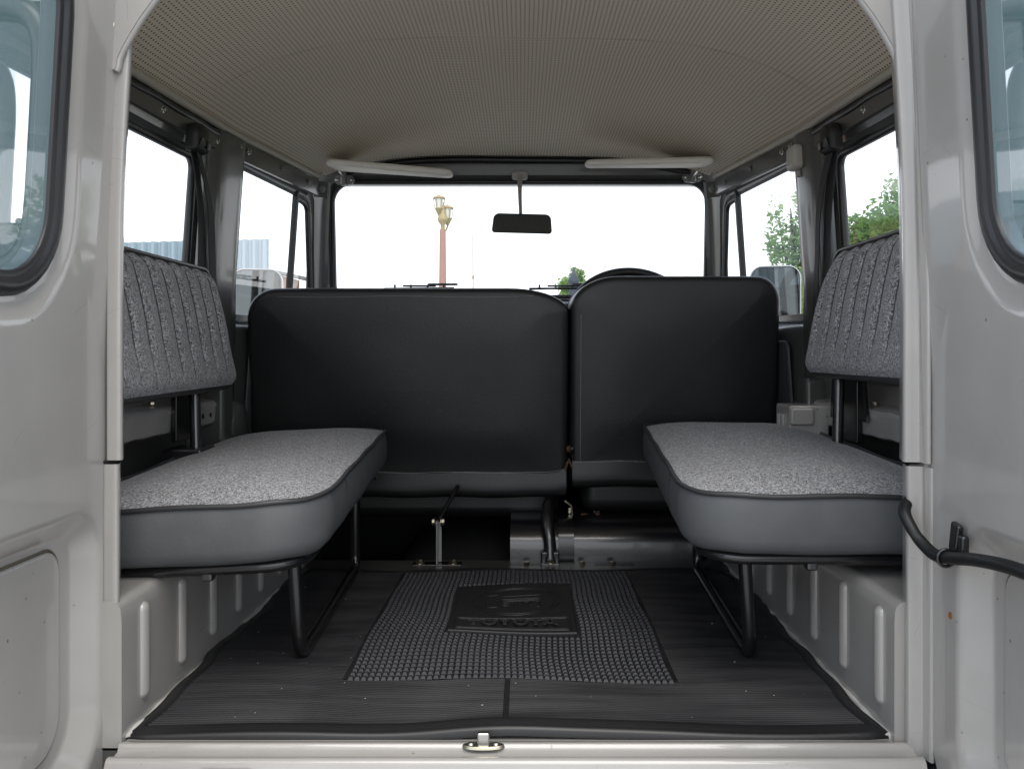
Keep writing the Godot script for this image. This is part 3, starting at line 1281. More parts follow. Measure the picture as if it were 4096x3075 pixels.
func rear_doors() -> void:
	for s in [-1.0, 1.0]:
		var hinge := 1.120 if s < 0 else 1.072
		var x0 := 0.507 if s < 0 else 0.515
		var P := func(off: float): return func(p: Vector2): return V(s * (x0 + off - 0.055 * maxf(0.0, p.y - 0.55)), p.y, hinge - p.x)
		var door := Node3D.new()
		door.name = numbered(car, "rear_door")
		car.add_child(door, true)
		door.position = V(s * x0, -0.08, hinge) - car.global_position
		tag(door, "left rear door swung open towards the viewer" if s < 0 else "right rear door swung open, with a cable conduit clipped to it")
		var wy0 := 0.545 if s < 0 else 0.552
		# upper half round the window
		var bound := rrect(0.0, 0.44, 0.54, 1.03, [0.001, 0.001, 0.04, 0.04], 8)
		var gask := rrect(0.121 if s < 0 else 0.119, wy0, 0.49, 0.965, 0.10, 8)
		var mb := MB.new()
		var mid := []
		var mid2 := []
		var g3 := grown(gask, 0.034)
		for i in bound.size():
			mid.append((bound[i] as Vector2).lerp(g3[i], 0.5))
		mb.grid([mapped(bound, P.call(0.0)), mapped(mid, P.call(0.0)), mapped(g3, P.call(0.0)), mapped(grown(gask, 0.028), P.call(0.0005)), mapped(grown(gask, 0.021), P.call(0.002)), mapped(grown(gask, 0.010), P.call(0.006)), mapped(gask, P.call(0.007)), mapped(grown(gask, -0.006), P.call(0.007))], true, s > 0)
		put("upper_panel", mb, M.painted_steel, door)
		mb = MB.new()
		var grows := []
		for q in [[0.001, 0.008], [0.0, 0.003], [-0.004, -0.0015], [-0.010, -0.0025], [-0.015, -0.0005], [-0.0175, 0.0025], [-0.020, 0.0030], [-0.0245, 0.0035], [-0.0265, 0.0055], [-0.0265, 0.024], [-0.010, 0.034], [0.0, 0.030]]:
			grows.append(mapped(grown(gask, q[0]), P.call(q[1])))
		mb.grid(grows, true, s > 0)
		put("window_gasket", mb, M.rubber_seal, door)
		mb = MB.new()
		mb.flat(mapped(grown(gask, -0.0255), P.call(0.0075)))
		put("window_glass", mb, M.door_glass, door)
		# lower half with its pressed recess and inset panel
		var b2 := rrect(0.0, -0.085 if s < 0 else -0.06, 0.54, 0.44, [0.055 if s < 0 else 0.105, 0.05, 0.001, 0.001], 8)
		var r0 := 0.021 if s < 0 else 0.066
		var rec := rrect(r0, -0.03, 0.44, 0.296, [0.085, 0.07, 0.05, 0.062], 8)
		mid = []
		for i in b2.size():
			mid.append((b2[i] as Vector2).lerp(grown(rec, 0.004)[i], 0.5))
		mb = MB.new()
		mb.grid([mapped(b2, P.call(0.0)), mapped(mid, P.call(0.0)), mapped(grown(rec, 0.006), P.call(0.0)), mapped(grown(rec, 0.001), P.call(0.001)), mapped(grown(rec, -0.0035), P.call(0.0035)), mapped(grown(rec, -0.006), P.call(0.0065)), mapped(grown(rec, -0.026), P.call(0.0250)), mapped(grown(rec, -0.029), P.call(0.0272)), mapped(grown(rec, -0.033), P.call(0.0280)), mapped(grown(rec, -0.047), P.call(0.0280))], true, s > 0)
		mb.flat(mapped(grown(rec, -0.047), P.call(0.0281)))
		put("lower_panel", mb, M.painted_steel, door)
		mb = MB.new()
		var ins := func(g: float): return rrect(r0 + 0.056 + g, 0.018 + g, 0.40 - g, 0.256 - g, [0.045, 0.04, 0.025, 0.028], 8)
		mb.grid([mapped(ins.call(0.0), P.call(0.0281)), mapped(ins.call(0.0006), P.call(0.0240)), mapped(ins.call(0.003), P.call(0.0228))], true, s > 0)
		mb.flat(mapped(ins.call(0.003), P.call(0.0228)))
		put("inset_panel", mb, M.painted_steel, door)
		mb = MB.new()
		mb.tube(mapped(dense(ins.call(-0.0016), 0.03), P.call(0.0272)), 0.0016, 6, true)
		put("panel_seam", mb, M.grimy_sealer, door)
		# outer skin and edge give the door its thickness
		mb = MB.new()
		var full := rrect(0.0, -0.085 if s < 0 else -0.06, 0.54, 1.03, [0.055 if s < 0 else 0.105, 0.05, 0.04, 0.04], 8)
		mb.grid([mapped(full, P.call(0.0)), mapped(grown(full, 0.0015), P.call(0.002)), mapped(grown(full, 0.0015), P.call(0.034)), mapped(full, P.call(0.036))], true, s > 0)
		var low := rrect(0.0, -0.085 if s < 0 else -0.06, 0.54, 0.47, [0.055 if s < 0 else 0.105, 0.05, 0.001, 0.001], 8)
		mb.flat(mapped(low, P.call(0.036)))
		var up := rrect(0.0, 0.47, 0.54, 1.03, [0.001, 0.001, 0.04, 0.04], 8)
		mb.grid([mapped(up, P.call(0.036)), mapped(gask, P.call(0.033))], true, s < 0)
		put("outer_panel", mb, M.painted_steel, door)
		if s > 0:
			mb = MB.new()
			mb.lathe(V(x0 - 0.0004, 0.182, hinge - 0.051), Vector3(-1, 0, 0), [Vector2(0.0042, 0.0), Vector2(0.0036, 0.0008), Vector2(0.0, 0.0006)], 14)
			put("screw_hole", mb, M.rust, door)


func front_floor() -> void:
	# dark foot wells under and ahead of the front seats
	var mb := MB.new()
	mb.box(V(0, -0.17, 2.37), Vector3(1.30, 0.02, 0.66), 0.004)
	put("front_floor", mb, M.dark_carpet, car)
	mb = MB.new()
	mb.box(V(0, -0.09, 2.052), Vector3(1.36, 0.14, 0.006), 0.002)
	put("heel_board", mb, M.shade_darkened_paint, car)
	mb = MB.new()
	mb.box(V(0, 0.16, 2.66), Vector3(1.34, 0.66, 0.02), 0.004)
	put("bulkhead", mb, M.dark_carpet, car)
	# gearbox hump
	mb = MB.new()
	var rows := []
	for i in 8:
		var d := lerpf(2.08, 2.64, i / 7.0)
		var row := []
		for j in 17:
			var a := PI * j / 16.0
			row.append(V(-0.12 + cos(a) * 0.22, -0.17 + sin(a) * (0.15 + 0.05 * i / 7.0), d))
		rows.append(row)
	mb.grid(rows)
	put("gearbox_hump", mb, M.dark_carpet, car)


func fittings() -> void:
	# fuel tank cover under the driver's seat with its two straps
	var n := Node3D.new()
	n.name = "tank_cover"
	car.add_child(n, true)
	n.position = V(0.21, 0.0, 2.12) - car.global_position
	var sect := []
	for q in [[2.042, -0.004], [2.040, 0.004], [2.043, 0.040], [2.048, 0.056], [2.060, 0.070], [2.080, 0.080], [2.12, 0.088], [2.25, 0.092]]:
		sect.append(Vector2(q[0], q[1]))
	sect = smooth_line(sect, 3)
	var block := func(x0: float, x1: float, grow: float, called: String, m: Material, lump: float):
		var rows := []
		for q in sect:
			var row := []
			for k in 13:
				var x := lerpf(x0, x1, k / 12.0)
				var b := lump * (sin(x * 61.0 + q.y * 40.0) + sin(x * 23.0 - q.y * 90.0))
				row.append(V(x, q.y + grow + b, q.x - grow))
			rows.append(row)
		var mb := MB.new()
		mb.grid(rows)
		for e in [x0, x1]:
			var poly := []
			for q in sect:
				poly.append(V(e, q.y + grow, q.x - grow))
			poly.append(V(e, -0.004, 2.25))
			mb.flat(poly)
		return put(called, mb, m, n)
	block.call(-0.012, 0.136, 0.0, "cover_panel", M.worn_black_steel, 0.0003)
	block.call(0.168, 0.42, 0.002, "cover_panel", M.worn_black_steel, 0.0003)
	block.call(0.130, 0.170, 0.0015, "cover_joint", M.worn_black_steel, 0.0)
	block.call(0.100, 0.136, 0.010, "cover_strap", M.black_steel, 0.0)
	# crooked tube bracket carrying the passenger seat hinge
	var mb := MB.new()
	var pts := smooth_line([V(0.082, 0.124, 2.14), V(0.076, 0.116, 2.10), V(0.073, 0.095, 2.055), V(0.078, 0.060, 2.030), V(0.080, 0.035, 2.022), V(0.080, 0.006, 2.014)], 5)
	var rad := []
	for k in pts.size():
		rad.append(0.0145)
	mb.tube(pts, rad, 12)
	mb.box(V(0.080, 0.010, 2.013), Vector3(0.042, 0.044, 0.010), 0.004)
	mb.box(V(0.080, 0.006, 2.003), Vector3(0.042, 0.006, 0.020), 0.002)
	put("hinge_bracket", mb, M.worn_black_steel, n)
	for q in [[0.026, 2.006], [0.080, 2.000], [0.153, 2.006], [0.222, 2.006]]:
		mb = MB.new()
		bolt(mb, V(q[0], 0.009 if q[0] == 0.080 else 0.003, q[1]), Vector3(0, 1, 0), 0.0075)
		put("flange_bolt", mb, M.zinc, n)
	mb = MB.new()
	mb.box(V(0.024, 0.0035, 2.008), Vector3(0.07, 0.004, 0.026), 0.0015)
	mb.box(V(0.225, 0.0035, 2.008), Vector3(0.09, 0.004, 0.030), 0.0015)
	put("flange", mb, M.black_steel, n)
	# seat prop: bolted foot, upright flat bar and slanting stay
	var pr := Node3D.new()
	pr.name = "seat_prop"
	car.add_child(pr, true)
	pr.position = V(-0.178, 0.0, 2.02) - car.global_position
	mb = MB.new()
	mb.box(V(-0.178, 0.0045, 2.008), Vector3(0.112, 0.005, 0.030), 0.002)
	put("foot_plate", mb, M.black_steel, pr)
	for x in [-0.218, -0.142]:
		mb = MB.new()
		bolt(mb, V(x, 0.006, 2.006), Vector3.UP, 0.0078)
		put("foot_bolt", mb, M.zinc, pr)
	mb = MB.new()
	mb.box(V(-0.178, 0.054, 2.010), Vector3(0.004, 0.100, 0.022), 0.001)
	mb.box(V(-0.1725, 0.054, 2.016), Vector3(0.008, 0.092, 0.003), 0.001)
	put("flat_bar", mb, M.cast_grey, pr)
	mb = MB.new()
	mb.tube([V(-0.174, 0.104, 2.012), V(-0.160, 0.130, 2.05), V(-0.138, 0.168, 2.10)], 0.0052, 8)
	put("stay_rod", mb, M.black_steel, pr)
	for e in [-1.0, 1.0]:
		mb = MB.new()
		bolt(mb, V(-0.176 + e * 0.006, 0.100, 2.010), Vector3(e, 0, 0), 0.0075)
		put("pivot_bolt", mb, M.zinc, pr)
	# door striker on the sill
	var st := Node3D.new()
	st.name = "door_striker"
	car.add_child(st, true)
	st.position = V(-0.03, 0.0, 1.093) - car.global_position
	mb = MB.new()
	var ov := []
	for k in 28:
		var a := TAU * k / 28
		ov.append(Vector2(cos(a) * 0.0255, sin(a) * 0.0085))
	var f := func(y: float): return func(p: Vector2): return V(-0.030 + p.x, y, 1.0850 + p.y)
	mb.grid([mapped(grown(ov, 0.001), f.call(0.0012)), mapped(ov, f.call(0.0040)), mapped(grown(ov, -0.001), f.call(0.0047)), mapped(grown(ov, -0.006), f.call(0.0047))], true)
	mb.fan(mapped(grown(ov, -0.006), f.call(0.0047)), Vector3.UP)
	put("striker_plate", mb, M.zinc, st)
	mb = MB.new()
	mb.box(V(-0.030, 0.0105, 1.0840), Vector3(0.0150, 0.019, 0.009), 0.0022)
	put("striker_tongue", mb, M.bright_steel, st)
	for e in [-1.0, 1.0]:
		mb = MB.new()
		mb.lathe(V(-0.030 + e * 0.0155, 0.0046, 1.0850), Vector3.UP, [Vector2(0.0042, 0.0), Vector2(0.0038, 0.0016), Vector2(0.002, 0.0024), Vector2(0.0, 0.0026)], 12)
		put("striker_screw", mb, M.bright_steel, st)
	# worn step plate hung below the sill, and the number plate edge
	mb = MB.new()
	mb.box(V(-0.335, -0.012, 1.030), Vector3(0.062, 0.012, 0.03), 0.004)
	put("tow_step", mb, M.dusty_plate, car)
	mb = MB.new()
	mb.box(V(0.26, -0.07, 1.038), Vector3(0.122, 0.11, 0.004), 0.001)
	put("number_plate", mb, M.black_plastic, car)
	for e in [-1.0, 1.0]:
		mb = MB.new()
		mb.box(V(e * 0.575, -0.13, 1.085), Vector3(0.13, 0.24, 0.12), 0.02)
		put("bumper_end", mb, M.black_plastic, car)
	# corrugated conduit carrying the wiring into the right door
	var cd := thing("cable_conduit", "black corrugated cable conduit looping from the right pillar to the open right door", "cable", V(0.49, 0.21, 0.95))
	pts = smooth_line([V(0.514, 0.306, 1.106), V(0.494, 0.300, 1.090), V(0.483, 0.2915, 1.070), V(0.485, 0.276, 1.055), V(0.4914, 0.2626, 1.045), V(0.496, 0.253, 1.02), V(0.498, 0.257, 0.985), V(0.4995, 0.266, 0.94), V(0.502, 0.2725, 0.89), V(0.504, 0.2745, 0.85), V(0.507, 0.273, 0.80), V(0.508, 0.26, 0.72)], 18)
	rad = []
	for k in pts.size():
		rad.append(0.0074 if k % 2 == 0 else 0.0062)
	mb = MB.new()
	mb.tube(pts, rad, 12)
	put("corrugated_tube", mb, M.black_plastic, cd)
	mb = MB.new()
	var c := V(0.4975, 0.2545, 0.996)
	var ring := []
	for k in 16:
		var a := TAU * k / 16
		ring.append(c + Vector3(cos(a) * 0.0095, sin(a) * 0.0095, 0))
	mb.tube(ring, 0.0022, 6, true)
	mb.box(V(0.506, 0.279, 0.990), Vector3(0.008, 0.034, 0.018), 0.003, Basis(Vector3.RIGHT, 0.2))
	mb.box(V(0.507, 0.272, 0.975), Vector3(0.010, 0.026, 0.012), 0.004)
	put("tie_clip", mb, M.black_steel, cd)


# ---------------------------------------------------------------- the rubber mat
func mat_wave(x: float, d: float) -> float:
	return 0.0035 * sin(x * 7.0 + 0.6) * sin(d * 8.0) + 0.0025 * sin(x * 15.0 + d * 11.0) + 0.004


func mat_lift(x: float, d: float) -> float:
	# the near edge rises over the striker
	return 0.010 * exp(-pow((x + 0.025) / 0.10, 2.0)) * smoothstep(1.17, 1.11, d)


func mat_edge(s: float, d: float) -> float:
	var e := 0.470 + 0.004 * sin(d * 19.0 + s) + 0.003 * sin(d * 41.0)
	e -= 0.022 * smoothstep(1.84, 1.94, d)
	if s > 0:
		e -= 0.010 * smoothstep(1.14, 1.30, d) * smoothstep(1.6, 1.3, d)
	return e


func floor_mat() -> void:
	var o := thing("rubber_floor_mat", "black ribbed rubber floor mat covering the load floor, with a studded panel in its middle", "floor mat", V(0, 0.002, 1.55))
	var mb := MB.new()
	var near := 1.124
	var far := 1.942
	var pitch := 0.0062
	var nr := int((far - near) / pitch)
	var nx := 72
	var rows := []
	for i in nr:
		for ph in 4:
			var d := near + (i + ph * 0.25) * pitch
			var row := []
			for j in nx + 1:
				var t := lerpf(-1.0, 1.0, float(j) / nx)
				var x := t * mat_edge(signf(t), d)
				var dd := d + 0.006 * sin(x * 9.0 + d * 5.0) * smoothstep(near, near + 0.1, d) * smoothstep(far, far - 0.1, d) + 0.003 * sin(x * 23.0 + d * 17.0) * smoothstep(near, near + 0.06, d)
				var y := 0.003 + mat_wave(x, d) + (0.0018 if ph == 1 or ph == 2 else 0.0) + mat_lift(x, d)
				row.append(V(x, y, dd))
			rows.append(row)
	mb.grid(rows, false, true)
	mb.face(Vector3.UP)
	put("ribbed_sheet", mb, M.mat_rubber, o)
	# smooth raised border all round
	mb = MB.new()
	rows = []
	var edge := []
	var seg := 60
	for k in seg:
		edge.append([lerpf(-1, 1, float(k) / seg), near, Vector3(0, 0, 1)])
	for k in seg:
		edge.append([1.0, lerpf(near, far, float(k) / seg), Vector3(1, 0, 0)])
	for k in seg:
		edge.append([lerpf(1, -1, float(k) / seg), far, Vector3(0, 0, -1)])
	for k in seg:
		edge.append([-1.0, lerpf(far, near, float(k) / seg), Vector3(-1, 0, 0)])
	for q in [[-0.014, 0.0042], [-0.008, 0.0060], [-0.002, 0.0060], [0.004, 0.0042], [0.0085, 0.0030], [0.0125, 0.0032], [0.0155, -0.001], [0.016, -0.008]]:
		var row := []
		for e in edge:
			var x: float = e[0] * mat_edge(signf(e[0]), e[1])
			var p := V(x, mat_wave(x, e[1]) + mat_lift(x, e[1]) + q[1], e[1])
			var dir: Vector3 = e[2]
			var b2 := Vector3(0, 0, 1) if e[1] < near + 0.001 else (Vector3(0, 0, -1) if e[1] > far - 0.001 else dir)
			if absf(e[0]) > 0.999:
				dir = (dir + b2 + Vector3(signf(e[0]), 0, 0)).normalized()
				if e[1] < near + 0.001 or e[1] > far - 0.001:
					dir = Vector3(signf(e[0]), 0, b2.z)
			row.append(p + dir * q[0] * (1.0 if absf(e[0]) < 0.999 else 0.75))
		rows.append(row)
	mb.grid(rows, true)
	put("mat_border", mb, M.smooth_rubber, o)
	# the far right corner has curled up
	mb = MB.new()
	rows = []
	for i in 6:
		var row := []
		for j in 6:
			var u := i / 5.0
			var w := j / 5.0
			var lift := 0.045 * pow(u * (1.0 - absf(w - 0.5) * 2.0), 1.3)
			row.append(V(lerpf(0.418, 0.472, w) - 0.006 * u, 0.006 + lift, lerpf(1.925, 1.975, u * (1.0 - absf(w - 0.55)))))
		rows.append(row)
	mb.grid(rows)
	put("curled_corner", mb, M.mat_rubber, o)
	# joint strips down the middle
	for q in [[1.126, 1.288], [1.926, 1.945]]:
		mb = MB.new()
		var pts := []
		for k in 14:
			var d := lerpf(q[0], q[1], k / 13.0)
			var x := -0.004 + 0.05 * (d - 1.2) * 0.0
			pts.append(V(x, mat_wave(x, d) + mat_lift(x, d) + 0.0042, d))
		mb.sweep(pts, [Vector2(-0.0042, 0.0), Vector2(-0.003, 0.0012), Vector2(0.003, 0.0012), Vector2(0.0042, 0.0), Vector2(0.003, -0.003), Vector2(-0.003, -0.003)], Vector3.UP)
		put("joint_strip", mb, M.smooth_rubber, o)
	# sunken bed and studs
	mb = MB.new()
	rows = []
	for i in 40:
		var row := []
		var d := lerpf(1.288, 1.921, i / 39.0)
		for j in 41:
			var x := lerpf(-0.246, 0.246, j / 40.0)
			row.append(V(x, mat_wave(x, d) + 0.0048, d))
		rows.append(row)
	mb.grid(rows, false, true)
	var bed := put("stud_bed", mb, M.smooth_rubber, o)
	# one stud: a small truncated pyramid
	var st := MB.new()
	var a := 0.0040
	var t := 0.0022
	var h := 0.0040
	var lo := [Vector3(-a, 0, 0.0066), Vector3(a, 0, 0.0066), Vector3(a, 0, -0.0062), Vector3(-a, 0, -0.0062)]
	var hi := [Vector3(-t, h, 0.0030), Vector3(t, h, 0.0030), Vector3(t, h, -0.0036), Vector3(-t, h, -0.0036)]
	st.facets([lo, hi], true)
	st.flat(hi)
	for i in st.n.size():
		pass
	var stud := st.mesh()
	var px := 0.0096
	var pd := 0.0158
	var cnt := 0
	var rest := MB.new()
	for i in 40:
		for j in 50:
			var x := (j - 24.5) * px
			var d := 1.294 + i * pd
			if absf(x) < 0.1165 and d > 1.499 and d < 1.800:
				continue
			var xx := x + 0.0016 * sin(d * 21.0 + x * 4.0)
			var dd := d + 0.003 * sin(x * 12.0 + d * 6.0) + rng.randf_range(-0.0003, 0.0003)
			var p := V(xx, mat_wave(xx, dd) + 0.0046, dd)
			var bs := Basis(Vector3.RIGHT, rng.randf_range(-0.04, 0.04) + 0.10 * sin(x * 12.0 + d * 9.0)) * Basis(Vector3.BACK, rng.randf_range(-0.05, 0.05))
			if cnt < 300:
				put_mesh("stud", stud, M.mat_stud_rubber, bed, p, bs)
				cnt += 1
			else:
				var b0 := rest.v.size()
				for k in st.v.size():
					rest.add(p + bs * st.v[k], bs * st.n[k])
				for k in st.idx:
					rest.idx.append(b0 + k)
	var rs := put("stud_field", rest, M.mat_stud_rubber, bed)
	rs.set_meta("kind", "stuff")
	# flecks of grit lying on the ribs
	mb = MB.new()
	for k in 70:
		var x := rng.randf_range(-0.44, 0.44)
		var d := rng.randf_range(1.14, 1.80)
		if absf(x) < 0.25 and d > 1.28:
			continue
		var r := rng.randf_range(0.0004, 0.0013)
		mb.box(V(x, mat_wave(x, d) + 0.0052, d), Vector3(r * rng.randf_range(1.0, 3.0), r, r * 1.4), r * 0.3, Basis(Vector3.UP, rng.randf() * 3.0), 1)
	put("grit", mb, M.grit, o).set_meta("kind", "stuff")
	# smooth plaque with emblem and word
	mb = MB.new()
	rows = []
	for q in [[0.0, -0.002], [0.0, 0.0018], [-0.0015, 0.0026]]:
		rows.append(mapped(grown(dense(rrect(-0.112, 1.506, 0.112, 1.793, 0.002, 2), 0.02), q[0]), func(p): return V(p.x, mat_wave(p.x, p.y) + 0.0048 + q[1], p.y)))
	var inner := []
	for i in 13:
		var row := []
		for j in 13:
			var x := lerpf(-0.1105, 0.1105, j / 12.0)
			var d := lerpf(1.5075, 1.7915, i / 12.0)
			row.append(V(x, mat_wave(x, d) + 0.0073, d))
		inner.append(row)
	mb.grid(inner, false, true)
	mb.grid(rows, true)
	var plaque := put("plaque", mb, M.smooth_rubber, o)
	var Q := func(p: Vector2): return V(p.x, mat_wave(p.x, p.y) + 0.0076, p.y)
	mb = MB.new()
	for r in [1.0, 0.90]:
		var el := []
		for k in 48:
			var an := TAU * k / 48
			el.append(Vector2(0.006 + cos(an) * 0.083 * r, 1.682 + sin(an) * 0.082 * r))
		mb.tube(mapped(el, Q), 0.0011, 6, true)
	for bar in [
		[[-0.052, 1.722], [-0.026, 1.722], [-0.026, 1.712], [0.056, 1.712], [0.056, 1.694], [-0.026, 1.694], [-0.026, 1.648], [-0.052, 1.648]],
		[[-0.020, 1.686], [0.050, 1.686], [0.050, 1.680], [-0.020, 1.680]],
		[[-0.020, 1.674], [-0.008, 1.674], [-0.008, 1.668], [-0.020, 1.668]],
		[[-0.020, 1.660], [-0.008, 1.660], [-0.008, 1.654], [-0.020, 1.654]],
		[[0.0, 1.674], [0.008, 1.674], [0.008, 1.644], [0.0, 1.644]],
		[[0.016, 1.674], [0.034, 1.674], [0.026, 1.662], [0.034, 1.648]],
		[[0.040, 1.676], [0.052, 1.676], [0.052, 1.644], [0.040, 1.644]]]:
		var lp := []
		for q in bar:
			lp.append(Vector2(q[0], q[1]))
		mb.tube(mapped(dense(lp, 0.012), Q), 0.0010, 5, true, false)
	put("emblem", mb, M.smooth_rubber, plaque)
	mb = MB.new()
	for g in [0.0, -0.006]:
		mb.tube(mapped(dense(grown(rrect(-0.102, 1.518, 0.102, 1.582, 0.006, 3), g), 0.02), Q), 0.0010, 6, true)
	put("word_frame", mb, M.smooth_rubber, plaque)
	var tm := TextMesh.new()
	tm.text = "TOYOTA"
	var sf := SystemFont.new()
	sf.font_names = PackedStringArray(["Droid Sans"])
	sf.font_weight = 700
	tm.font = sf
	tm.font_size = 64
	tm.pixel_size = 0.00066
	tm.depth = 0.0024
	put_mesh("lettering", tm, M.mat_rubber, plaque, V(0.0, 0.0128, 1.550), Basis(Vector3.RIGHT, -PI / 2) * Basis.from_scale(Vector3(0.98, 0.92, 1)))


# ---------------------------------------------------------------- benches along the sides
func side_bench(s: float) -> void:
	var left := s < 0
	var o := thing("side_bench_seat", "grey tweed side bench with pleated backrest along the left wall" if left else "bluish grey tweed side bench with pleated backrest along the right wall", "bench seat", V(s * 0.45, 0.0, 1.6), "folding bench seats along the cabin sides")
	var xi := 0.258 if left else 0.243
	var tilt := 0.05 if left else 0.006
	var plane := func(x: float, d: float): return 0.284 + (0.0 if left else 0.008) + 0.030 * (d - 1.2) / 0.8 - tilt * (absf(x) - 0.26)
	var loop := rpoly([Vector2(s * xi, 1.195), Vector2(s * 0.292, 2.0), Vector2(s * 0.645, 2.0), Vector2(s * 0.645, 1.195)], [0.085, 0.045, 0.06, 0.06], 10)
	loop = dense(loop, 0.03)
	var mid := Vector2(s * 0.46, 1.6)
	# cushion: domed top
	var rows := []
	for k in 15:
		var t := k / 14.0
		var row := []
		for p in loop:
			var sp := Vector2(s * 0.458, clampf(p.y, 1.37, 1.82))
			var q: Vector2 = p.lerp(sp, t)
			var y: float = plane.call(q.x, q.y) + 0.022 * (1.0 - pow(1.0 - t, 2.6)) + 0.0018 * sin(q.y * 13.0 + q.x * 9.0) * t
			row.append(V(q.x, y, q.y))
		rows.append(row)
	var mb := MB.new()
	mb.grid(rows, true, left)
	mb.face(Vector3.UP)
	mb.planar_uv(Vector3(1, 0, 0), Vector3(0, 0, 1))
	var cu := put("cushion", mb, M.seat_fabric, o)
	# skirt
	rows = []
	for q in [[-0.001, 0.001], [0.0025, -0.008], [0.0045, -0.024], [0.005, -0.042], [0.0035, -0.060], [-0.001, -0.072], [-0.010, -0.080], [-0.026, -0.083], [-0.06, -0.083]]:
		var g := grown(loop, q[0])
		var row := []
		for i in g.size():
			var p: Vector2 = g[i]
			var wr := 0.0016 * sin(i * 0.7) * sin(i * 0.23) * smoothstep(0.0, -0.04, q[1])
			row.append(V(p.x, plane.call(p.x, p.y) + q[1] + wr, p.y))
		rows.append(row)
	mb = MB.new()
	mb.grid(rows, true, not left)
	put("cushion_skirt", mb, M.charcoal_vinyl, cu)
	# piping, wavering a little
	mb = MB.new()
	var pipe := []
	for i in loop.size():
		var p: Vector2 = grown(loop, 0.0015)[i]
		pipe.append(V(p.x, plane.call(p.x, p.y) + 0.001 + 0.0012 * sin(i * 0.9), p.y))
	mb.tube(pipe, 0.0036, 8, true)
	put("piping", mb, M.piping_vinyl, cu)
	# seam where the skirt is joined at the corner
	mb = MB.new()
	var ci := 14
	var sm := []
	for q in [[0.0032, -0.006], [0.0052, -0.024], [0.0057, -0.042], [0.0042, -0.060], [-0.0005, -0.072]]:
		var p: Vector2 = grown(loop, q[0])[ci]
		sm.append(V(p.x, plane.call(p.x, p.y) + q[1], p.y))
	mb.tube(sm, 0.0008, 5)
	put("skirt_seam", mb, M.piping_vinyl, cu)
	# tube frame below
	var gl := grown(loop, -0.030)
	mb = MB.new()
	var fr := []
	for p in gl:
		fr.append(V(p.x, plane.call(p.x, p.y) - 0.091, p.y))
	mb.tube(fr, 0.0095, 8, true)
	for d in [1.40, 1.91]:
		mb.tube([V(s * 0.30, plane.call(0.3, d) - 0.090, d), V(s * 0.63, plane.call(0.63, d) - 0.090, d)], 0.008, 8)
	put("seat_frame", mb, M.black_steel, o)
	mb = MB.new()
	mb.box(V(s * 0.42, plane.call(0.42, 1.225) - 0.096, 1.228), Vector3(0.016, 0.024, 0.020), 0.004)
	put("frame_clamp", mb, M.worn_black_steel, o)
	# U-shaped leg
	var lx := 0.326 if left else 0.370
	var lx2 := 0.345 if left else 0.395
	mb = MB.new()
	mb.tube(bent([V(s * (lx + (0.012 if left else -0.010)), 0.200, 1.362), V(s * lx, 0.018, 1.362), V(s * lx2, 0.018, 1.905), V(s * lx2, 0.215, 1.905)], 0.034, 8), 0.0106, 12)
	put("leg_frame", mb, M.black_steel, o)
	# backrest
	var yb := 0.420 if left else 0.447
	var yt := 0.652 if left else 0.681
	var d0 := 1.12
	var d1b := 1.845 if left else 1.775
	var d1t := 1.80 if left else 1.72
	var R := 0.036
	var face := func(u: float, w: float, inset: float):
		# u along the car, w upward, inset into the wall
		var d := lerpf(d0, lerpf(d1b, d1t, w), u)
		var dist := (1.0 - u) * (lerpf(d1b, d1t, w) - d0)
		var top := yt
		if dist < R:
			top = yt - R * (1.0 - sqrt(maxf(0.0, 1.0 - pow(1.0 - dist / R, 2.0))))
		var bot := yb - (0.006 if left else 0.0) * (1.0 - u)
		if dist < 0.03:
			bot = yb + 0.03 * (1.0 - sqrt(maxf(0.0, 1.0 - pow(1.0 - dist / 0.03, 2.0))))
		var y := lerpf(bot, top, w)
		var x := lerpf(0.572, 0.612, (y - 0.42) / 0.24)
		return V(s * (x + inset), y, d)
	var nu := 260
	var nw := 30
	rows = []
	for i in nw + 1:
		var w := float(i) / nw
		var row := []
		for j in nu + 1:
			var u := float(j) / nu
			var d := lerpf(d0, lerpf(d1b, d1t, w), u)
			var ed := minf(minf((1.0 - u) * 0.72, u * 0.72), minf(w * 0.24, (1.0 - w) * 0.24))
			var roll := 0.013 * pow(1.0 - minf(ed / 0.030, 1.0), 2.4)
			var ph := fposmod(d / 0.057, 1.0)
			var pleat := 0.0085 * (pow(1.0 - ph / 0.22, 2.0) if ph < 0.22 else pow((ph - 0.22) / 0.78, 1.6)) * smoothstep(0.0, 0.42, w)
			var dome := -0.007 * sin(PI * clampf(w, 0, 1))
			row.append(face.call(u, w, roll + pleat + dome))
		rows.append(row)
	mb = MB.new()
	mb.grid(rows, false, s > 0)
	mb.planar_uv(Vector3(0, 1, 0), Vector3(0, 0, 1))
	var br := put("backrest", mb, M.backrest_fabric, o)
	# the stitched valley of every pleat
	for k in range(20, 32):
		var ds := k * 0.057
		if ds > lerpf(d1b, d1t, 0.9) - 0.02:
			continue
		var vl := []
		for i in 13:
			var w := lerpf(0.10, 0.985, i / 12.0)
			var u := (ds - d0) / (lerpf(d1b, d1t, w) - d0)
			var ed := minf(minf((1.0 - u) * 0.72, u * 0.72), minf(w * 0.24, (1.0 - w) * 0.24))
			var roll := 0.013 * pow(1.0 - minf(ed / 0.030, 1.0), 2.4)
			vl.append(face.call(u, w, roll + 0.0085 * smoothstep(0.0, 0.42, w) - 0.007 * sin(PI * w) - 0.0008))
		mb = MB.new()
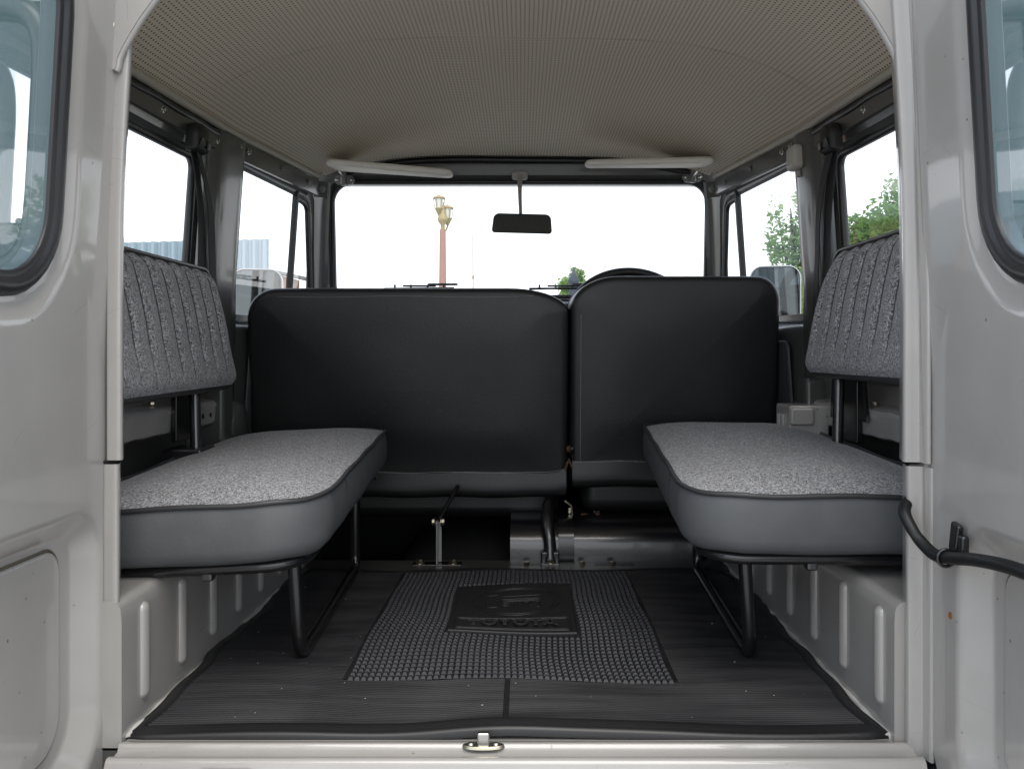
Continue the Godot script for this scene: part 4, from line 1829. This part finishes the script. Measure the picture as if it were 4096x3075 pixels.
		mb.tube(vl, [0.0002, 0.0003, 0.0005, 0.0007, 0.0009, 0.0011, 0.0012, 0.0012, 0.0012, 0.0012, 0.0012, 0.0012, 0.0010], 6)
		put("pleat_seam", mb, M.seam_thread, br)
	# vinyl sides and back of the backrest, piping over the top
	rows = []
	var rim := []
	for j in 61:
		rim.append([j / 60.0, 1.0])
	for j in 21:
		rim.append([1.0, 1.0 - j / 20.0])
	for j in 61:
		rim.append([1.0 - j / 60.0, 0.0])
	for q in [0.012, 0.018, 0.050, 0.066]:
		var row := []
		for e in rim:
			row.append(face.call(e[0], e[1], q))
		rows.append(row)
	mb = MB.new()
	mb.grid(rows)
	var back := []
	for i in 7:
		var row := []
		for j in 31:
			row.append(face.call(j / 30.0, i / 6.0, 0.066))
		back.append(row)
	mb.grid(back)
	put("backrest_shell", mb, M.black_vinyl, br)
	mb = MB.new()
	var pp := []
	for j in 81:
		pp.append(face.call(j / 80.0, 1.0, 0.013) + Vector3(0, 0.002, 0))
	for j in range(1, 14):
		pp.append(face.call(1.0, 1.0 - j / 20.0, 0.014))
	mb.tube(pp, 0.0042, 8)
	pp = []
	for j in 41:
		pp.append(face.call(j / 40.0, 0.0, 0.022) + Vector3(0, 0.001, 0))
	mb.tube(pp, 0.010, 8)
	put("backrest_piping", mb, M.piping_vinyl, br)
	# posts and brackets that carry the backrest
	var pd := 1.722 if left else 1.69
	mb = MB.new()
	mb.tube([V(s * 0.625, 0.44, pd), V(s * 0.618, 0.29, pd - 0.01)], 0.0105, 12)
	mb.box(V(s * 0.632, 0.278, pd - 0.005), Vector3(0.075, 0.050, 0.085), 0.006)
	put("backrest_post", mb, M.worn_black_steel, o)
	mb = MB.new()
	mb.box(V(s * 0.652, 0.375, pd + 0.004), Vector3(0.012, 0.12, 0.075), 0.003)
	if not left:
		mb.prism(PackedVector2Array([Vector2(-0.06, 0.46), Vector2(0.10, 0.46), Vector2(0.115, 0.355), Vector2(0.055, 0.355), Vector2(0.02, 0.42), Vector2(-0.035, 0.362), Vector2(-0.075, 0.358)]), V(0.648, 0, pd), Vector3(0, 0, -1), Vector3.UP, Vector3(0.006, 0, 0))
	put("post_bracket", mb, M.black_steel, o)


# ---------------------------------------------------------------- front seats
func seat_back(o: Node3D, x0: float, x1: float, yb: float, yt: float, rl: Vector2, rr: Vector2, dt: float, db: float) -> void:
	var raw := [Vector2(x0, yb), Vector2(x1, yb)]
	for k in 13:
		var a := k / 12.0 * PI * 0.5
		raw.append(Vector2(x1 - rr.x + cos(a) * rr.x, yt - rr.y + sin(a) * rr.y))
	for k in 13:
		var a := k / 12.0 * PI * 0.5
		raw.append(Vector2(x0 + rl.x - sin(a) * rl.x, yt - rl.y + cos(a) * rl.y))
	var loop := dense(raw, 0.02)
	var cx := (x0 + x1) * 0.5
	var cy := (yb + yt) * 0.5
	var at := func(p: Vector2, off: float):
		var k := (p.y - yb) / (yt - yb)
		return V(p.x, p.y, lerpf(db, dt, k) + off)
	var rows := []
	for q in [[-0.012, 0.13], [-0.002, 0.115], [0.002, 0.09], [0.001, 0.05], [0.0, 0.022], [-0.0015, 0.012], [-0.004, 0.006], [-0.008, 0.0025], [-0.014, 0.0], [-0.022, -0.001]]:
		rows.append(mapped(grown(loop, q[0]), func(p): return at.call(p, q[1])))
	var base := grown(loop, -0.022)
	for k in range(1, 15):
		var t := k / 14.0
		rows.append(mapped(base, func(p):
			var q: Vector2 = p.lerp(Vector2(cx, cy), t)
			var e := minf(minf(q.x - x0, x1 - q.x), minf(q.y - yb, yt - q.y))
			return at.call(q, -0.001 - 0.011 * (1.0 - exp(-(e - 0.022) / 0.07)) * smoothstep(0.035, 0.16, q.y - yb) + 0.003 * sin(q.x * 13.0 + x0) * sin(q.y * 12.0) * smoothstep(0.05, 0.17, e))))
	var mb := MB.new()
	mb.grid(rows, true, true)
	mb.fan(rows[0], Vector3(0, 0, -1))
	var bk := put("seat_back", mb, M.black_vinyl, o)
	# welt over the top edge
	mb = MB.new()
	var w := []
	for p in grown(loop, -0.001):
		if p.y > yb + 0.10:
			w.append(at.call(p, 0.060))
	# order: loop starts at bottom left and runs along the bottom, so the kept run is right side, top, left side
	mb.tube(w, 0.0022, 6)
	put("edge_welt", mb, M.black_vinyl, bk)
	# flap along the bottom
	mb = MB.new()
	rows = []
	for q in [[0.050, -0.0065], [0.040, -0.0085], [0.022, -0.012], [0.006, -0.014], [-0.006, -0.011], [-0.014, -0.002], [-0.016, 0.014], [-0.010, 0.05]]:
		var row := []
		for k in 31:
			var x := lerpf(x0 + 0.006, x1 - 0.006, k / 30.0)
			var up := 0.010 * smoothstep(0.05, 0.0, x1 - x) * (1.0 if q[0] > 0.0 else 0.4)
			row.append(V(x, yb + q[0] + up + 0.0014 * sin(x * 31.0), db + q[1] + 0.0012 * sin(x * 23.0)))
		rows.append(row)
	mb.grid(rows)
	put("lower_flap", mb, M.black_vinyl, bk)
	var line := []
	for k in 31:
		var x := lerpf(x0 + 0.012, x1 - 0.012, k / 30.0)
		line.append(V(x, yb + 0.047 + 0.010 * smoothstep(0.05, 0.0, x1 - x) + 0.0014 * sin(x * 31.0), db - 0.0088 + 0.0012 * sin(x * 23.0)))
	var stt := put("stitching", stitches(line, 0.0056, 0.0034, 0.0006), M.stitch, bk)
	stt.set_meta("kind", "stuff")


func front_seats() -> void:
	var o := thing("passenger_bench_seat", "wide black vinyl front bench seat, its plain back turned to the load floor", "seat", V(-0.25, -0.17, 2.25))
	seat_back(o, -0.640, 0.128, 0.150, 0.640, Vector2(0.075, 0.070), Vector2(0.145, 0.058), 2.075, 2.135)
	var line := []
	for k in 31:
		var x := lerpf(-0.56, 0.04, k / 30.0)
		line.append(V(x, 0.6185 + 0.0015 * sin(x * 17.0), 2.0755))
	var stt := put("top_stitching", stitches(line, 0.0056, 0.0034, 0.0004), M.stitch, o)
	stt.set_meta("kind", "stuff")
	var mb := MB.new()
	mb.box(V(-0.256, 0.115, 2.40), Vector3(0.74, 0.082, 0.42), 0.030, Basis.IDENTITY, 5)
	put("seat_cushion", mb, M.black_vinyl, o)
	mb = MB.new()
	for x in [-0.58, 0.06]:
		mb.tube([V(x, 0.09, 2.25), V(x, -0.16, 2.25)], 0.012, 8)
		mb.tube([V(x, 0.09, 2.50), V(x, -0.16, 2.50)], 0.012, 8)
	put("seat_stand", mb, M.black_steel, o)
	o = thing("driver_seat", "narrower black vinyl driver seat right of the bench, its back standing a little higher", "seat", V(0.38, -0.17, 2.25))
	seat_back(o, 0.130, 0.628, 0.178, 0.668, Vector2(0.115, 0.078), Vector2(0.055, 0.062), 2.07, 2.12)
	# side seam of the driver's back
	var sl := []
	for k in 21:
		sl.append(V(0.155, lerpf(0.22, 0.575, k / 20.0), lerpf(2.1145, 2.0775, k / 20.0)))
	stt = put("side_stitching", stitches(sl, 0.0056, 0.0036, 0.0004), M.stitch, o)
	stt.set_meta("kind", "stuff")
	mb = MB.new()
	mb.box(V(0.390, 0.140, 2.36), Vector3(0.46, 0.090, 0.42), 0.034, Basis.IDENTITY, 5)
	put("seat_cushion", mb, M.black_vinyl, o)
	mb = MB.new()
	for x in [0.20, 0.58]:
		mb.box(V(x, -0.03, 2.36), Vector3(0.02, 0.27, 0.36), 0.004)
	put("seat_stand", mb, M.black_steel, o)
	mb = MB.new()
	mb.box(V(0.168, 0.084, 2.155), Vector3(0.020, 0.020, 0.01), 0.004)
	mb.box(V(0.200, 0.085, 2.155), Vector3(0.012, 0.022, 0.01), 0.004)
	mb.box(V(0.186, 0.083, 2.158), Vector3(0.05, 0.014, 0.006), 0.002)
	put("slide_latch", mb, M.rusty_steel, o)
	# reclining hinge between the two backs
	mb = MB.new()
	bolt(mb, V(0.131, 0.255, 2.118), Vector3(-1, 0, 0), 0.0075)
	put("hinge_bolt", mb, M.rusty_steel, o)
	mb = MB.new()
	mb.lathe(V(0.134, 0.255, 2.118), Vector3(1, 0, 0), [Vector2(0.012, 0.0), Vector2(0.012, 0.004), Vector2(0.010, 0.006), Vector2(0.0, 0.007)], 16)
	put("hinge_washer", mb, M.black_steel, o)
	mb = MB.new()
	mb.tube([V(0.119, 0.206, 2.116), V(0.126, 0.226, 2.116)], 0.004, 6)
	mb.tube([V(0.127, 0.232, 2.116), V(0.136, 0.210, 2.112)], 0.003, 6)
	put("hinge_lever", mb, M.rusty_steel, o)
	mb = MB.new()
	mb.tube([V(0.118, 0.130, 2.12), V(0.134, 0.118, 2.12), V(0.137, 0.095, 2.125)], 0.0034, 6)
	mb.box(V(0.130, 0.106, 2.122), Vector3(0.008, 0.014, 0.008), 0.002)
	put("latch_hook", mb, M.zinc, o)
	# steering wheel
	o = thing("steering_wheel", "black steering wheel rim showing above the driver seat back", "steering wheel", V(0.315, 0.56, 2.42))
	var rim := []
	var bs := Basis(Vector3.RIGHT, -0.45)
	for k in 60:
		var a := TAU * k / 60
		rim.append(V(0.318, 0.555, 2.435) + bs * Vector3(cos(a) * 0.18, sin(a) * 0.18, 0))
	mb = MB.new()
	mb.tube(rim, 0.0125, 10, true)
	put("rim", mb, M.black_plastic, o)
	mb = MB.new()
	for a in [0.5, 2.64, 4.71]:
		mb.tube([V(0.313, 0.560, 2.45), V(0.318, 0.555, 2.435) + bs * Vector3(cos(a) * 0.18, sin(a) * 0.18, 0)], 0.007, 6)
	mb.lathe(V(0.313, 0.560, 2.45), bs * Vector3(0, 0, 1), [Vector2(0.045, -0.02), Vector2(0.045, 0.01), Vector2(0.03, 0.02), Vector2(0, 0.022)], 20)
	put("spoke", mb, M.black_plastic, o)


# ---------------------------------------------------------------- visors, mirror, belts
func visor(s: float) -> void:
	var left := s < 0
	var o := thing("sun_visor", "cream sun visor folded up at the left of the windscreen header" if left else "cream sun visor folded up at the right, above the driver's side", "sun visor", V(s * 0.35, 0.985, 2.42), "sun visors over the windscreen")
	# outline seen from above: long plate, tapering to its inner end
	var xo := -0.512 if left else 0.530
	var xn := -0.176 if left else 0.188
	var shape := dense(rpoly([Vector2(xo, 2.33), Vector2(xn, 2.375), Vector2(xn, 2.45), Vector2(xo, 2.50)], [0.03, 0.02, 0.02, 0.03], 6), 0.04)
	var y := func(p: Vector2):
		var t: float = (p.x - xo) / (xn - xo)
		return (lerpf(1.000, 0.974, t) if left else lerpf(1.006, 1.001, t)) + (p.y - 2.40) * (0.10 if left else 0.13)
	var rows := []
	for q in [[-0.05, 0.0105], [-0.012, 0.0105], [-0.004, 0.009], [0.0, 0.004], [0.0, -0.003], [-0.004, -0.0075], [-0.012, -0.0095], [-0.05, -0.0095]]:
		var g := grown(shape, q[0] if absf(q[0]) < 0.04 else -0.035)
		rows.append(mapped(g, func(p): return V(p.x, y.call(p) + q[1], p.y)))
	var mb := MB.new()
	mb.grid(rows, true)
	mb.fan(rows[0], Vector3.UP)
	mb.fan(rows[rows.size() - 1], Vector3.DOWN)
	put("pad", mb, M.cream_plastic, o)
	var bx := -0.503 if left else 0.510
	var by := 0.988 if left else 0.996
	mb = MB.new()
	mb.tube([V(bx, 1.000, 2.48), V(bx, 0.998, 2.530), V(bx, 0.992, 2.545)], 0.0045, 8)
	put("pivot_rod", mb, M.bright_steel, o)
	mb = MB.new()
	mb.prism(PackedVector2Array([Vector2(-0.031, 0.0), Vector2(-0.022, -0.013), Vector2(-0.008, -0.015), Vector2(0.008, -0.015), Vector2(0.022, -0.013), Vector2(0.031, 0.0), Vector2(0.022, 0.013), Vector2(-0.022, 0.013)]), V(bx, by, 2.566), Vector3.RIGHT, Vector3.UP, Vector3(0, 0, 0.008))
	mb.box(V(bx, by + 0.004, 2.552), Vector3(0.016, 0.044, 0.018), 0.005)
	var br := put("pivot_bracket", mb, M.cast_grey, o)
	for e in [-1.0, 1.0]:
		mb = MB.new()
		mb.lathe(V(bx + e * 0.020, by, 2.558), Vector3(0, 0, 1), [Vector2(0.0058, 0.0), Vector2(0.005, 0.002), Vector2(0.003, 0.003), Vector2(0.0, 0.0032)], 12)
		put("bracket_screw", mb, M.bright_steel, br)


func overhead() -> void:
	visor(-1.0)
	visor(1.0)
	var o := thing("rear_view_mirror", "small rectangular interior mirror hanging on a grey stalk from the windscreen header", "mirror", V(0.013, 0.85, 2.46))
	var mb := MB.new()
	mb.box(V(0.008, 0.999, 2.550), Vector3(0.046, 0.026, 0.020), 0.008, Basis.IDENTITY, 4)
	mb.tube(smooth_line([V(0.008, 0.994, 2.545), V(0.008, 0.975, 2.530), V(0.0085, 0.93, 2.500), V(0.0105, 0.878, 2.470)], 5), [0.012, 0.0105, 0.009, 0.008, 0.0075, 0.007, 0.0066, 0.0063, 0.006, 0.0058, 0.0056, 0.0054, 0.0052, 0.005, 0.005, 0.005], 10)
	put("stalk", mb, M.grey_plastic, o)
	var c := V(0.0145, 0.848, 2.462)
	var bs := Basis(Vector3.UP, -0.02) * Basis(Vector3.RIGHT, -0.10) * Basis(Vector3.BACK, -0.03)
	var shape := rpoly([Vector2(-0.084, -0.027), Vector2(0.084, -0.027), Vector2(0.079, 0.027), Vector2(-0.079, 0.027)], [0.008, 0.008, 0.016, 0.016], 6)
	mb = MB.new()
	var rows := []
	for q in [[-0.003, 0.0], [0.0, 0.0], [0.001, -0.003], [-0.001, -0.010], [-0.006, -0.018], [-0.015, -0.022]]:
		rows.append(mapped(grown(shape, q[0]), func(p): return c + bs * Vector3(p.x, p.y, q[1])))
	mb.grid(rows, true)
	mb.fan(rows[5], bs * Vector3(0, 0, -1))
	put("mirror_housing", mb, M.black_plastic, o)
	mb = MB.new()
	mb.flat(mapped(grown(shape, -0.0025), func(p): return c + bs * Vector3(p.x, p.y, -0.0004)))
	put("mirror_face", mb, M.mirror_glass, o)
	# interior lamp on the right pillar
	o = thing("cabin_lamp", "small cream plastic cabin lamp at the top of the right door pillar", "lamp", V(0.655, 0.93, 1.99))
	mb = MB.new()
	mb.box(V(0.632, 0.925, 1.985), Vector3(0.030, 0.056, 0.056), 0.012, Basis.IDENTITY, 4)
	put("lens", mb, M.lamp_plastic, o)
	mb = MB.new()
	mb.box(V(0.652, 0.925, 1.985), Vector3(0.012, 0.060, 0.060), 0.005)
	mb.box(V(0.636, 0.888, 1.975), Vector3(0.010, 0.016, 0.008), 0.003)
	put("lamp_base", mb, M.grey_plastic, o)


func belts() -> void:
	for s in [-1.0, 1.0]:
		var o := thing("seat_belt", "black seat belt hanging from its cover on the left middle pillar" if s < 0 else "black seat belt hanging from its cover on the right middle pillar", "seat belt", V(s * 0.66, 0.60, 1.93), "seat belts on the middle pillars")
		var mb := MB.new()
		var X := func(d: float, y: float): return s * (xs(d, y) - 0.022)
		var rows := []
		for q in [[0.0, -0.004], [0.0, 0.008], [-0.004, 0.018], [-0.012, 0.024], [-0.026, 0.026]]:
			rows.append(mapped(grown(rrect(1.768, 0.895, 1.830, 0.955, [0.006, 0.006, 0.028, 0.028], 6), q[0]), func(p): return V(X.call(p.x, p.y) - s * q[1], p.y, p.x)))
		mb.grid(rows, true)
		mb.fan(rows[4], Vector3(-s, 0, 0))
		put("belt_cover", mb, M.black_plastic, o)
		# two runs of webbing
		for r in 2:
			var pts := []
			if r == 0:
				pts = smooth_line([V(X.call(1.80, 0.9), 0.900, 1.800), V(X.call(1.84, 0.80), 0.80, 1.848), V(X.call(1.86, 0.66) - s * 0.004, 0.66, 1.868), V(X.call(1.885, 0.5), 0.50, 1.876)], 6)
			else:
				pts = smooth_line([V(X.call(1.81, 0.9) - s * 0.006, 0.900, 1.806), V(X.call(1.86, 0.80) - s * 0.010, 0.80, 1.872), V(X.call(1.89, 0.68) - s * 0.012, 0.68, 1.900), V(X.call(1.93, 0.48) - s * 0.02, 0.48, 1.935)], 6)
			rows = []
			for k in pts.size():
				var tw := 0.25 * sin(k * 0.35 + r)
				var wd := Vector3(sin(tw) * 0.3, 0, cos(tw)).normalized() * (0.020 if r == 0 else 0.016)
				rows.append([pts[k] - wd, pts[k] - wd * 0.97 + Vector3(-s * 0.0012, 0, 0), pts[k] + wd * 0.97 + Vector3(-s * 0.0012, 0, 0), pts[k] + wd, pts[k] + wd * 0.97 + Vector3(s * 0.0008, 0, 0), pts[k] - wd * 0.97 + Vector3(s * 0.0008, 0, 0)])
			mb = MB.new()
			mb.facets(rows, true)
			put("webbing", mb, M.belt_webbing, o)


# ---------------------------------------------------------------- outside
func leaf_crown(c: Vector3, r: Vector3, count: int, size: float) -> MB:
	var mb := MB.new()
	var blobs := []
	for k in 26:
		var a := Vector3(rng.randfn(0, 1), rng.randfn(0, 0.8), rng.randfn(0, 1)).normalized() * pow(rng.randf(), 0.4)
		blobs.append([c + a * r * 0.82, rng.randf_range(0.16, 0.36)])
	for k in count:
		var b = blobs[rng.randi() % blobs.size()]
		var dir := Vector3(rng.randfn(0, 1), rng.randfn(0, 1), rng.randfn(0, 1)).normalized() * pow(rng.randf(), 0.5)
		var p: Vector3 = b[0] + dir * r * b[1]
		var t := Vector3(rng.randfn(0, 1), rng.randfn(0, 0.6), rng.randfn(0, 1)).normalized()
		var u := t.cross(Vector3(rng.randfn(0, 1), rng.randfn(0, 1), rng.randfn(0, 1))).normalized()
		var l := size * rng.randf_range(0.6, 1.3)
		mb.flat([p - t * l, p + u * l * 0.45, p + t * l, p - u * l * 0.45])
	return mb


func tree(label: String, at: Vector3, h: float, r: Vector3, count: int, size: float, m: Material, group: String) -> void:
	var o := thing("broadleaf_tree", label, "tree", at, group)
	var mb := MB.new()
	var top := at + Vector3(rng.randf_range(-0.2, 0.2), h - r.y, rng.randf_range(-0.2, 0.2))
	mb.tube(smooth_line([at, at.lerp(top, 0.5) + Vector3(0.06, 0, 0.05), top], 4), [0.16, 0.15, 0.14, 0.13, 0.12, 0.11, 0.10, 0.09, 0.08], 8)
	put("trunk", mb, M.bark, o)
	mb = MB.new()
	for k in 7:
		var a := TAU * k / 7.0 + rng.randf()
		var e := top + Vector3(cos(a) * r.x * 0.5, r.y * rng.randf_range(-0.1, 0.5), sin(a) * r.z * 0.5)
		mb.tube([at.lerp(top, rng.randf_range(0.6, 1.0)), e.lerp(top, 0.4) + Vector3(0, 0.1, 0), e], [0.06, 0.04, 0.015], 6)
	put("limb", mb, M.bark, o)
	put("crown", leaf_crown(at + Vector3(0, h - r.y, 0), r, count, size), m, o)


func outside() -> void:
	var mb := MB.new()
	var g := -0.65
	var rows := []
	for a in [-1500.0, -200.0, -40.0, 0.0, 40.0, 200.0, 1500.0]:
		var row := []
		for b in [-1500.0, -200.0, -40.0, 0.0, 40.0, 200.0, 1500.0]:
			row.append(Vector3(b, g, a))
		rows.append(row)
	mb.grid(rows, false, true)
	tag(put("ground", mb, M.concrete), "pale concrete yard around the parked wagon", "", "", "structure")
	mb = MB.new()
	mb.flat([Vector3(5.5, g + 0.02, 6), Vector3(60, g + 0.02, 6), Vector3(90, g + 0.02, -120), Vector3(9, g + 0.02, -120)])
	tag(put("grass_verge", mb, M.grass), "green grass verge under the trees on the right", "", "", "stuff")
	# ornate lamp post
	var lp := thing("ornate_lamp_post", "ornate street lamp with a red column and gilded lanterns, seen through the windscreen", "street lamp", V(-2.29, g, 25.0))
	mb = MB.new()
	var bx := -2.29
	mb.lathe(V(bx, g, 25), Vector3.UP, [Vector2(0.30, 0.0), Vector2(0.30, 0.25), Vector2(0.20, 0.4), Vector2(0.125, 0.9), Vector2(0.12, 1.8), Vector2(0.09, 4.55), Vector2(0.085, 4.62)], 12)
	put("column", mb, M.pink_column, lp)
	mb = MB.new()
	mb.lathe(V(bx, g, 25), Vector3.UP, [Vector2(0.11, 2.50), Vector2(0.14, 2.53), Vector2(0.14, 2.60), Vector2(0.11, 2.63)], 12)
	put("gilded_collar", mb, M.gilding, lp)
	mb = MB.new()
	mb.lathe(V(bx, g, 25), Vector3.UP, [Vector2(0.07, 4.6), Vector2(0.06, 4.75), Vector2(0.13, 4.85), Vector2(0.15, 4.95), Vector2(0.07, 5.1), Vector2(0.06, 5.3), Vector2(0.05, 5.4)], 12)
	put("gilded_finial", mb, M.gilding, lp)
	for q in [[-0.10, 4.58, 0.0], [0.125, 4.32, 0.15]]:
		var c := V(bx + q[0], q[1], 25 + q[2])
		var k7 := 0.72
		mb = MB.new()
		var cup := []
		for e in [[0.02, -0.34], [0.06, -0.28], [0.17, -0.06], [0.20, -0.03], [0.20, 0.0], [0.15, 0.0]]:
			cup.append(Vector2(e[0], e[1]) * k7)
		mb.lathe(c, Vector3.UP, cup, 6)
		mb.tube([c + Vector3(0, -0.24, 0), c + Vector3(-q[0] * 0.4, -0.36, 0), c + Vector3(-q[0], -0.32, 0)], 0.03, 6)
		var ln := put("lantern", mb, M.gilding, lp)
		mb = MB.new()
		cup = []
		for e in [[0.24, 0.36], [0.27, 0.40], [0.24, 0.44], [0.12, 0.48], [0.05, 0.53], [0.0, 0.55]]:
			cup.append(Vector2(e[0], e[1]) * k7)
		mb.lathe(c, Vector3.UP, cup, 6)
		put("lantern_cap", mb, M.gilding, ln)
		for k in 6:
			var a := TAU * k / 6.0
			mb = MB.new()
			mb.tube([c + Vector3(cos(a) * 0.17, 0.0, sin(a) * 0.17) * k7, c + Vector3(cos(a) * 0.23, 0.38, sin(a) * 0.23) * k7], 0.013, 5)
			put("glazing_bar", mb, M.gilding, ln)
		mb = MB.new()
		mb.lathe(c, Vector3.UP, [Vector2(0.10, 0.0), Vector2(0.148, 0.266)], 6)
		put("lantern_pane", mb, M.lantern_glass, ln)
	# thin flag pole
	mb = MB.new()
	mb.tube([V(-1.70, g, 30), V(-1.72, 3.4, 30), V(-1.735, 5.2, 30)], [0.035, 0.022, 0.010], 8)
	mb.lathe(V(-1.715, 3.05, 30), Vector3.UP, [Vector2(0.03, -0.06), Vector2(0.045, 0.0), Vector2(0.03, 0.06)], 8)
	tag(put("flag_pole", mb, M.pole_paint), "thin bare pole standing right of the ornate street lamp", "pole")
	# corrugated hall on the left
	var hall := thing("corrugated_hall", "pale blue hall clad in corrugated sheet beyond the left windows", "building", V(-17.0, g, 40.0))
	mb = MB.new()
	var row0 := []
	var row1 := []
	for k in 161:
		var t := k / 160.0
		var z := 0.10 * (1.0 if (k / 2) % 2 == 0 else -1.0)
		row0.append(V(lerpf(-30.0, -11.6, t), g, 40.0 + z))
		row1.append(V(lerpf(-30.0, -11.6, t), lerpf(5.2, 5.65, t), 40.0 + z))
	mb.facets([row0, row1])
	mb.facets([[V(-11.6, g, 40), V(-18.8, g, 62)], [V(-11.6, 5.65, 40), V(-18.8, 5.5, 62)]])
	put("corrugated_wall", mb, M.sheet_cladding, hall)
	mb = MB.new()
	mb.prism(PackedVector2Array([Vector2(-30.0, 40.4), Vector2(-12.1, 40.4), Vector2(-18.9, 62.0), Vector2(-30.0, 62.0)]), Vector3(0, 5.1, 0), Vector3.RIGHT, Vector3(0, 0, -1), Vector3(0, 0.1, 0))
	put("hall_roof", mb, M.roof_sheet, hall)
	# low shed before it
	var shed := thing("low_shed", "low brick shed with a shallow grey gable roof in front of the pale blue hall", "building", V(-12.5, g, 32.0))
	mb = MB.new()
	mb.prism(PackedVector2Array([Vector2(-17, g), Vector2(-8.45, g), Vector2(-8.45, 3.2), Vector2(-9.1, 3.34), Vector2(-17, 3.34)]), V(0, 0, 32), Vector3.RIGHT, Vector3.UP, Vector3(0, 0, -1.2))
	put("shed_wall", mb, M.brick_render, shed)
	mb = MB.new()
	mb.sweep([V(-17.4, 3.43, 32.4), V(-9.07, 3.43, 32.4), V(-7.8, 3.14, 32.4)], [Vector2(-0.9, -0.05), Vector2(0.9, -0.05), Vector2(0.9, 0.05), Vector2(-0.9, 0.05)], Vector3.UP)
	put("shed_roof", mb, M.roof_sheet, shed)
	mb = MB.new()
	mb.box(V(-9.3, 0.5, 31.95), Vector3(0.9, 2.2, 0.08), 0.02)
	put("shed_door", mb, M.roof_sheet, shed)
	# church spire far ahead
	mb = MB.new()
	mb.lathe(V(3.42, g, 60), Vector3.UP, [Vector2(1.0, 0), Vector2(1.0, 3.4), Vector2(0.62, 4.0), Vector2(0.36, 5.0), Vector2(0.34, 5.9), Vector2(0.42, 6.0), Vector2(0.15, 6.5), Vector2(0.02, 7.0)], 8)
	tag(put("slate_spire", mb, M.spire_slate), "dark slender spire standing before the tree ahead of the windscreen", "spire")
	# trees
	tree("rounded pale green tree behind the dark spire ahead", V(5.15, g, 66), 8.0, Vector3(3.1, 2.5, 2.6), 9000, 0.15, M.pale_leaves, "")
	tree("tall leafy tree in the right rear side window, beside the right pillar", V(6.75, g, 16.0), 4.65, Vector3(1.0, 1.6, 1.2), 9000, 0.065, M.leaves, "")
	tree("dark small tree low in the right door window", V(7.1, g, 30.0), 4.0, Vector3(1.2, 1.8, 1.2), 5000, 0.09, M.leaves, "")
	tree("thin high branching tree at the edge of the right door window", V(9.15, g, 29.5), 7.6, Vector3(1.3, 3.0, 1.4), 2600, 0.10, M.pale_leaves, "")
	for k in 5:
		tree(["hedge tree at the near end of the right verge", "hedge tree second along the right verge", "hedge tree third along the right verge", "hedge tree fourth along the right verge", "hedge tree at the far end of the right verge"][k], [V(6.55, g, 18.0), V(8.2, g, 18.8), V(8.4, g, 24.0), V(8.1, g, 28.0), V(9.6, g, 31.0)][k], 4.0 + 0.25 * (k % 2), Vector3(1.6, 1.75, 1.6), 6500, 0.085, M.pale_leaves, "hedge trees along the right verge")
	tree("green shrub reflected near the left door mirror", V(-5.2, g, 14.0), 1.25, Vector3(1.0, 0.8, 0.8), 1500, 0.09, M.leaves, "")
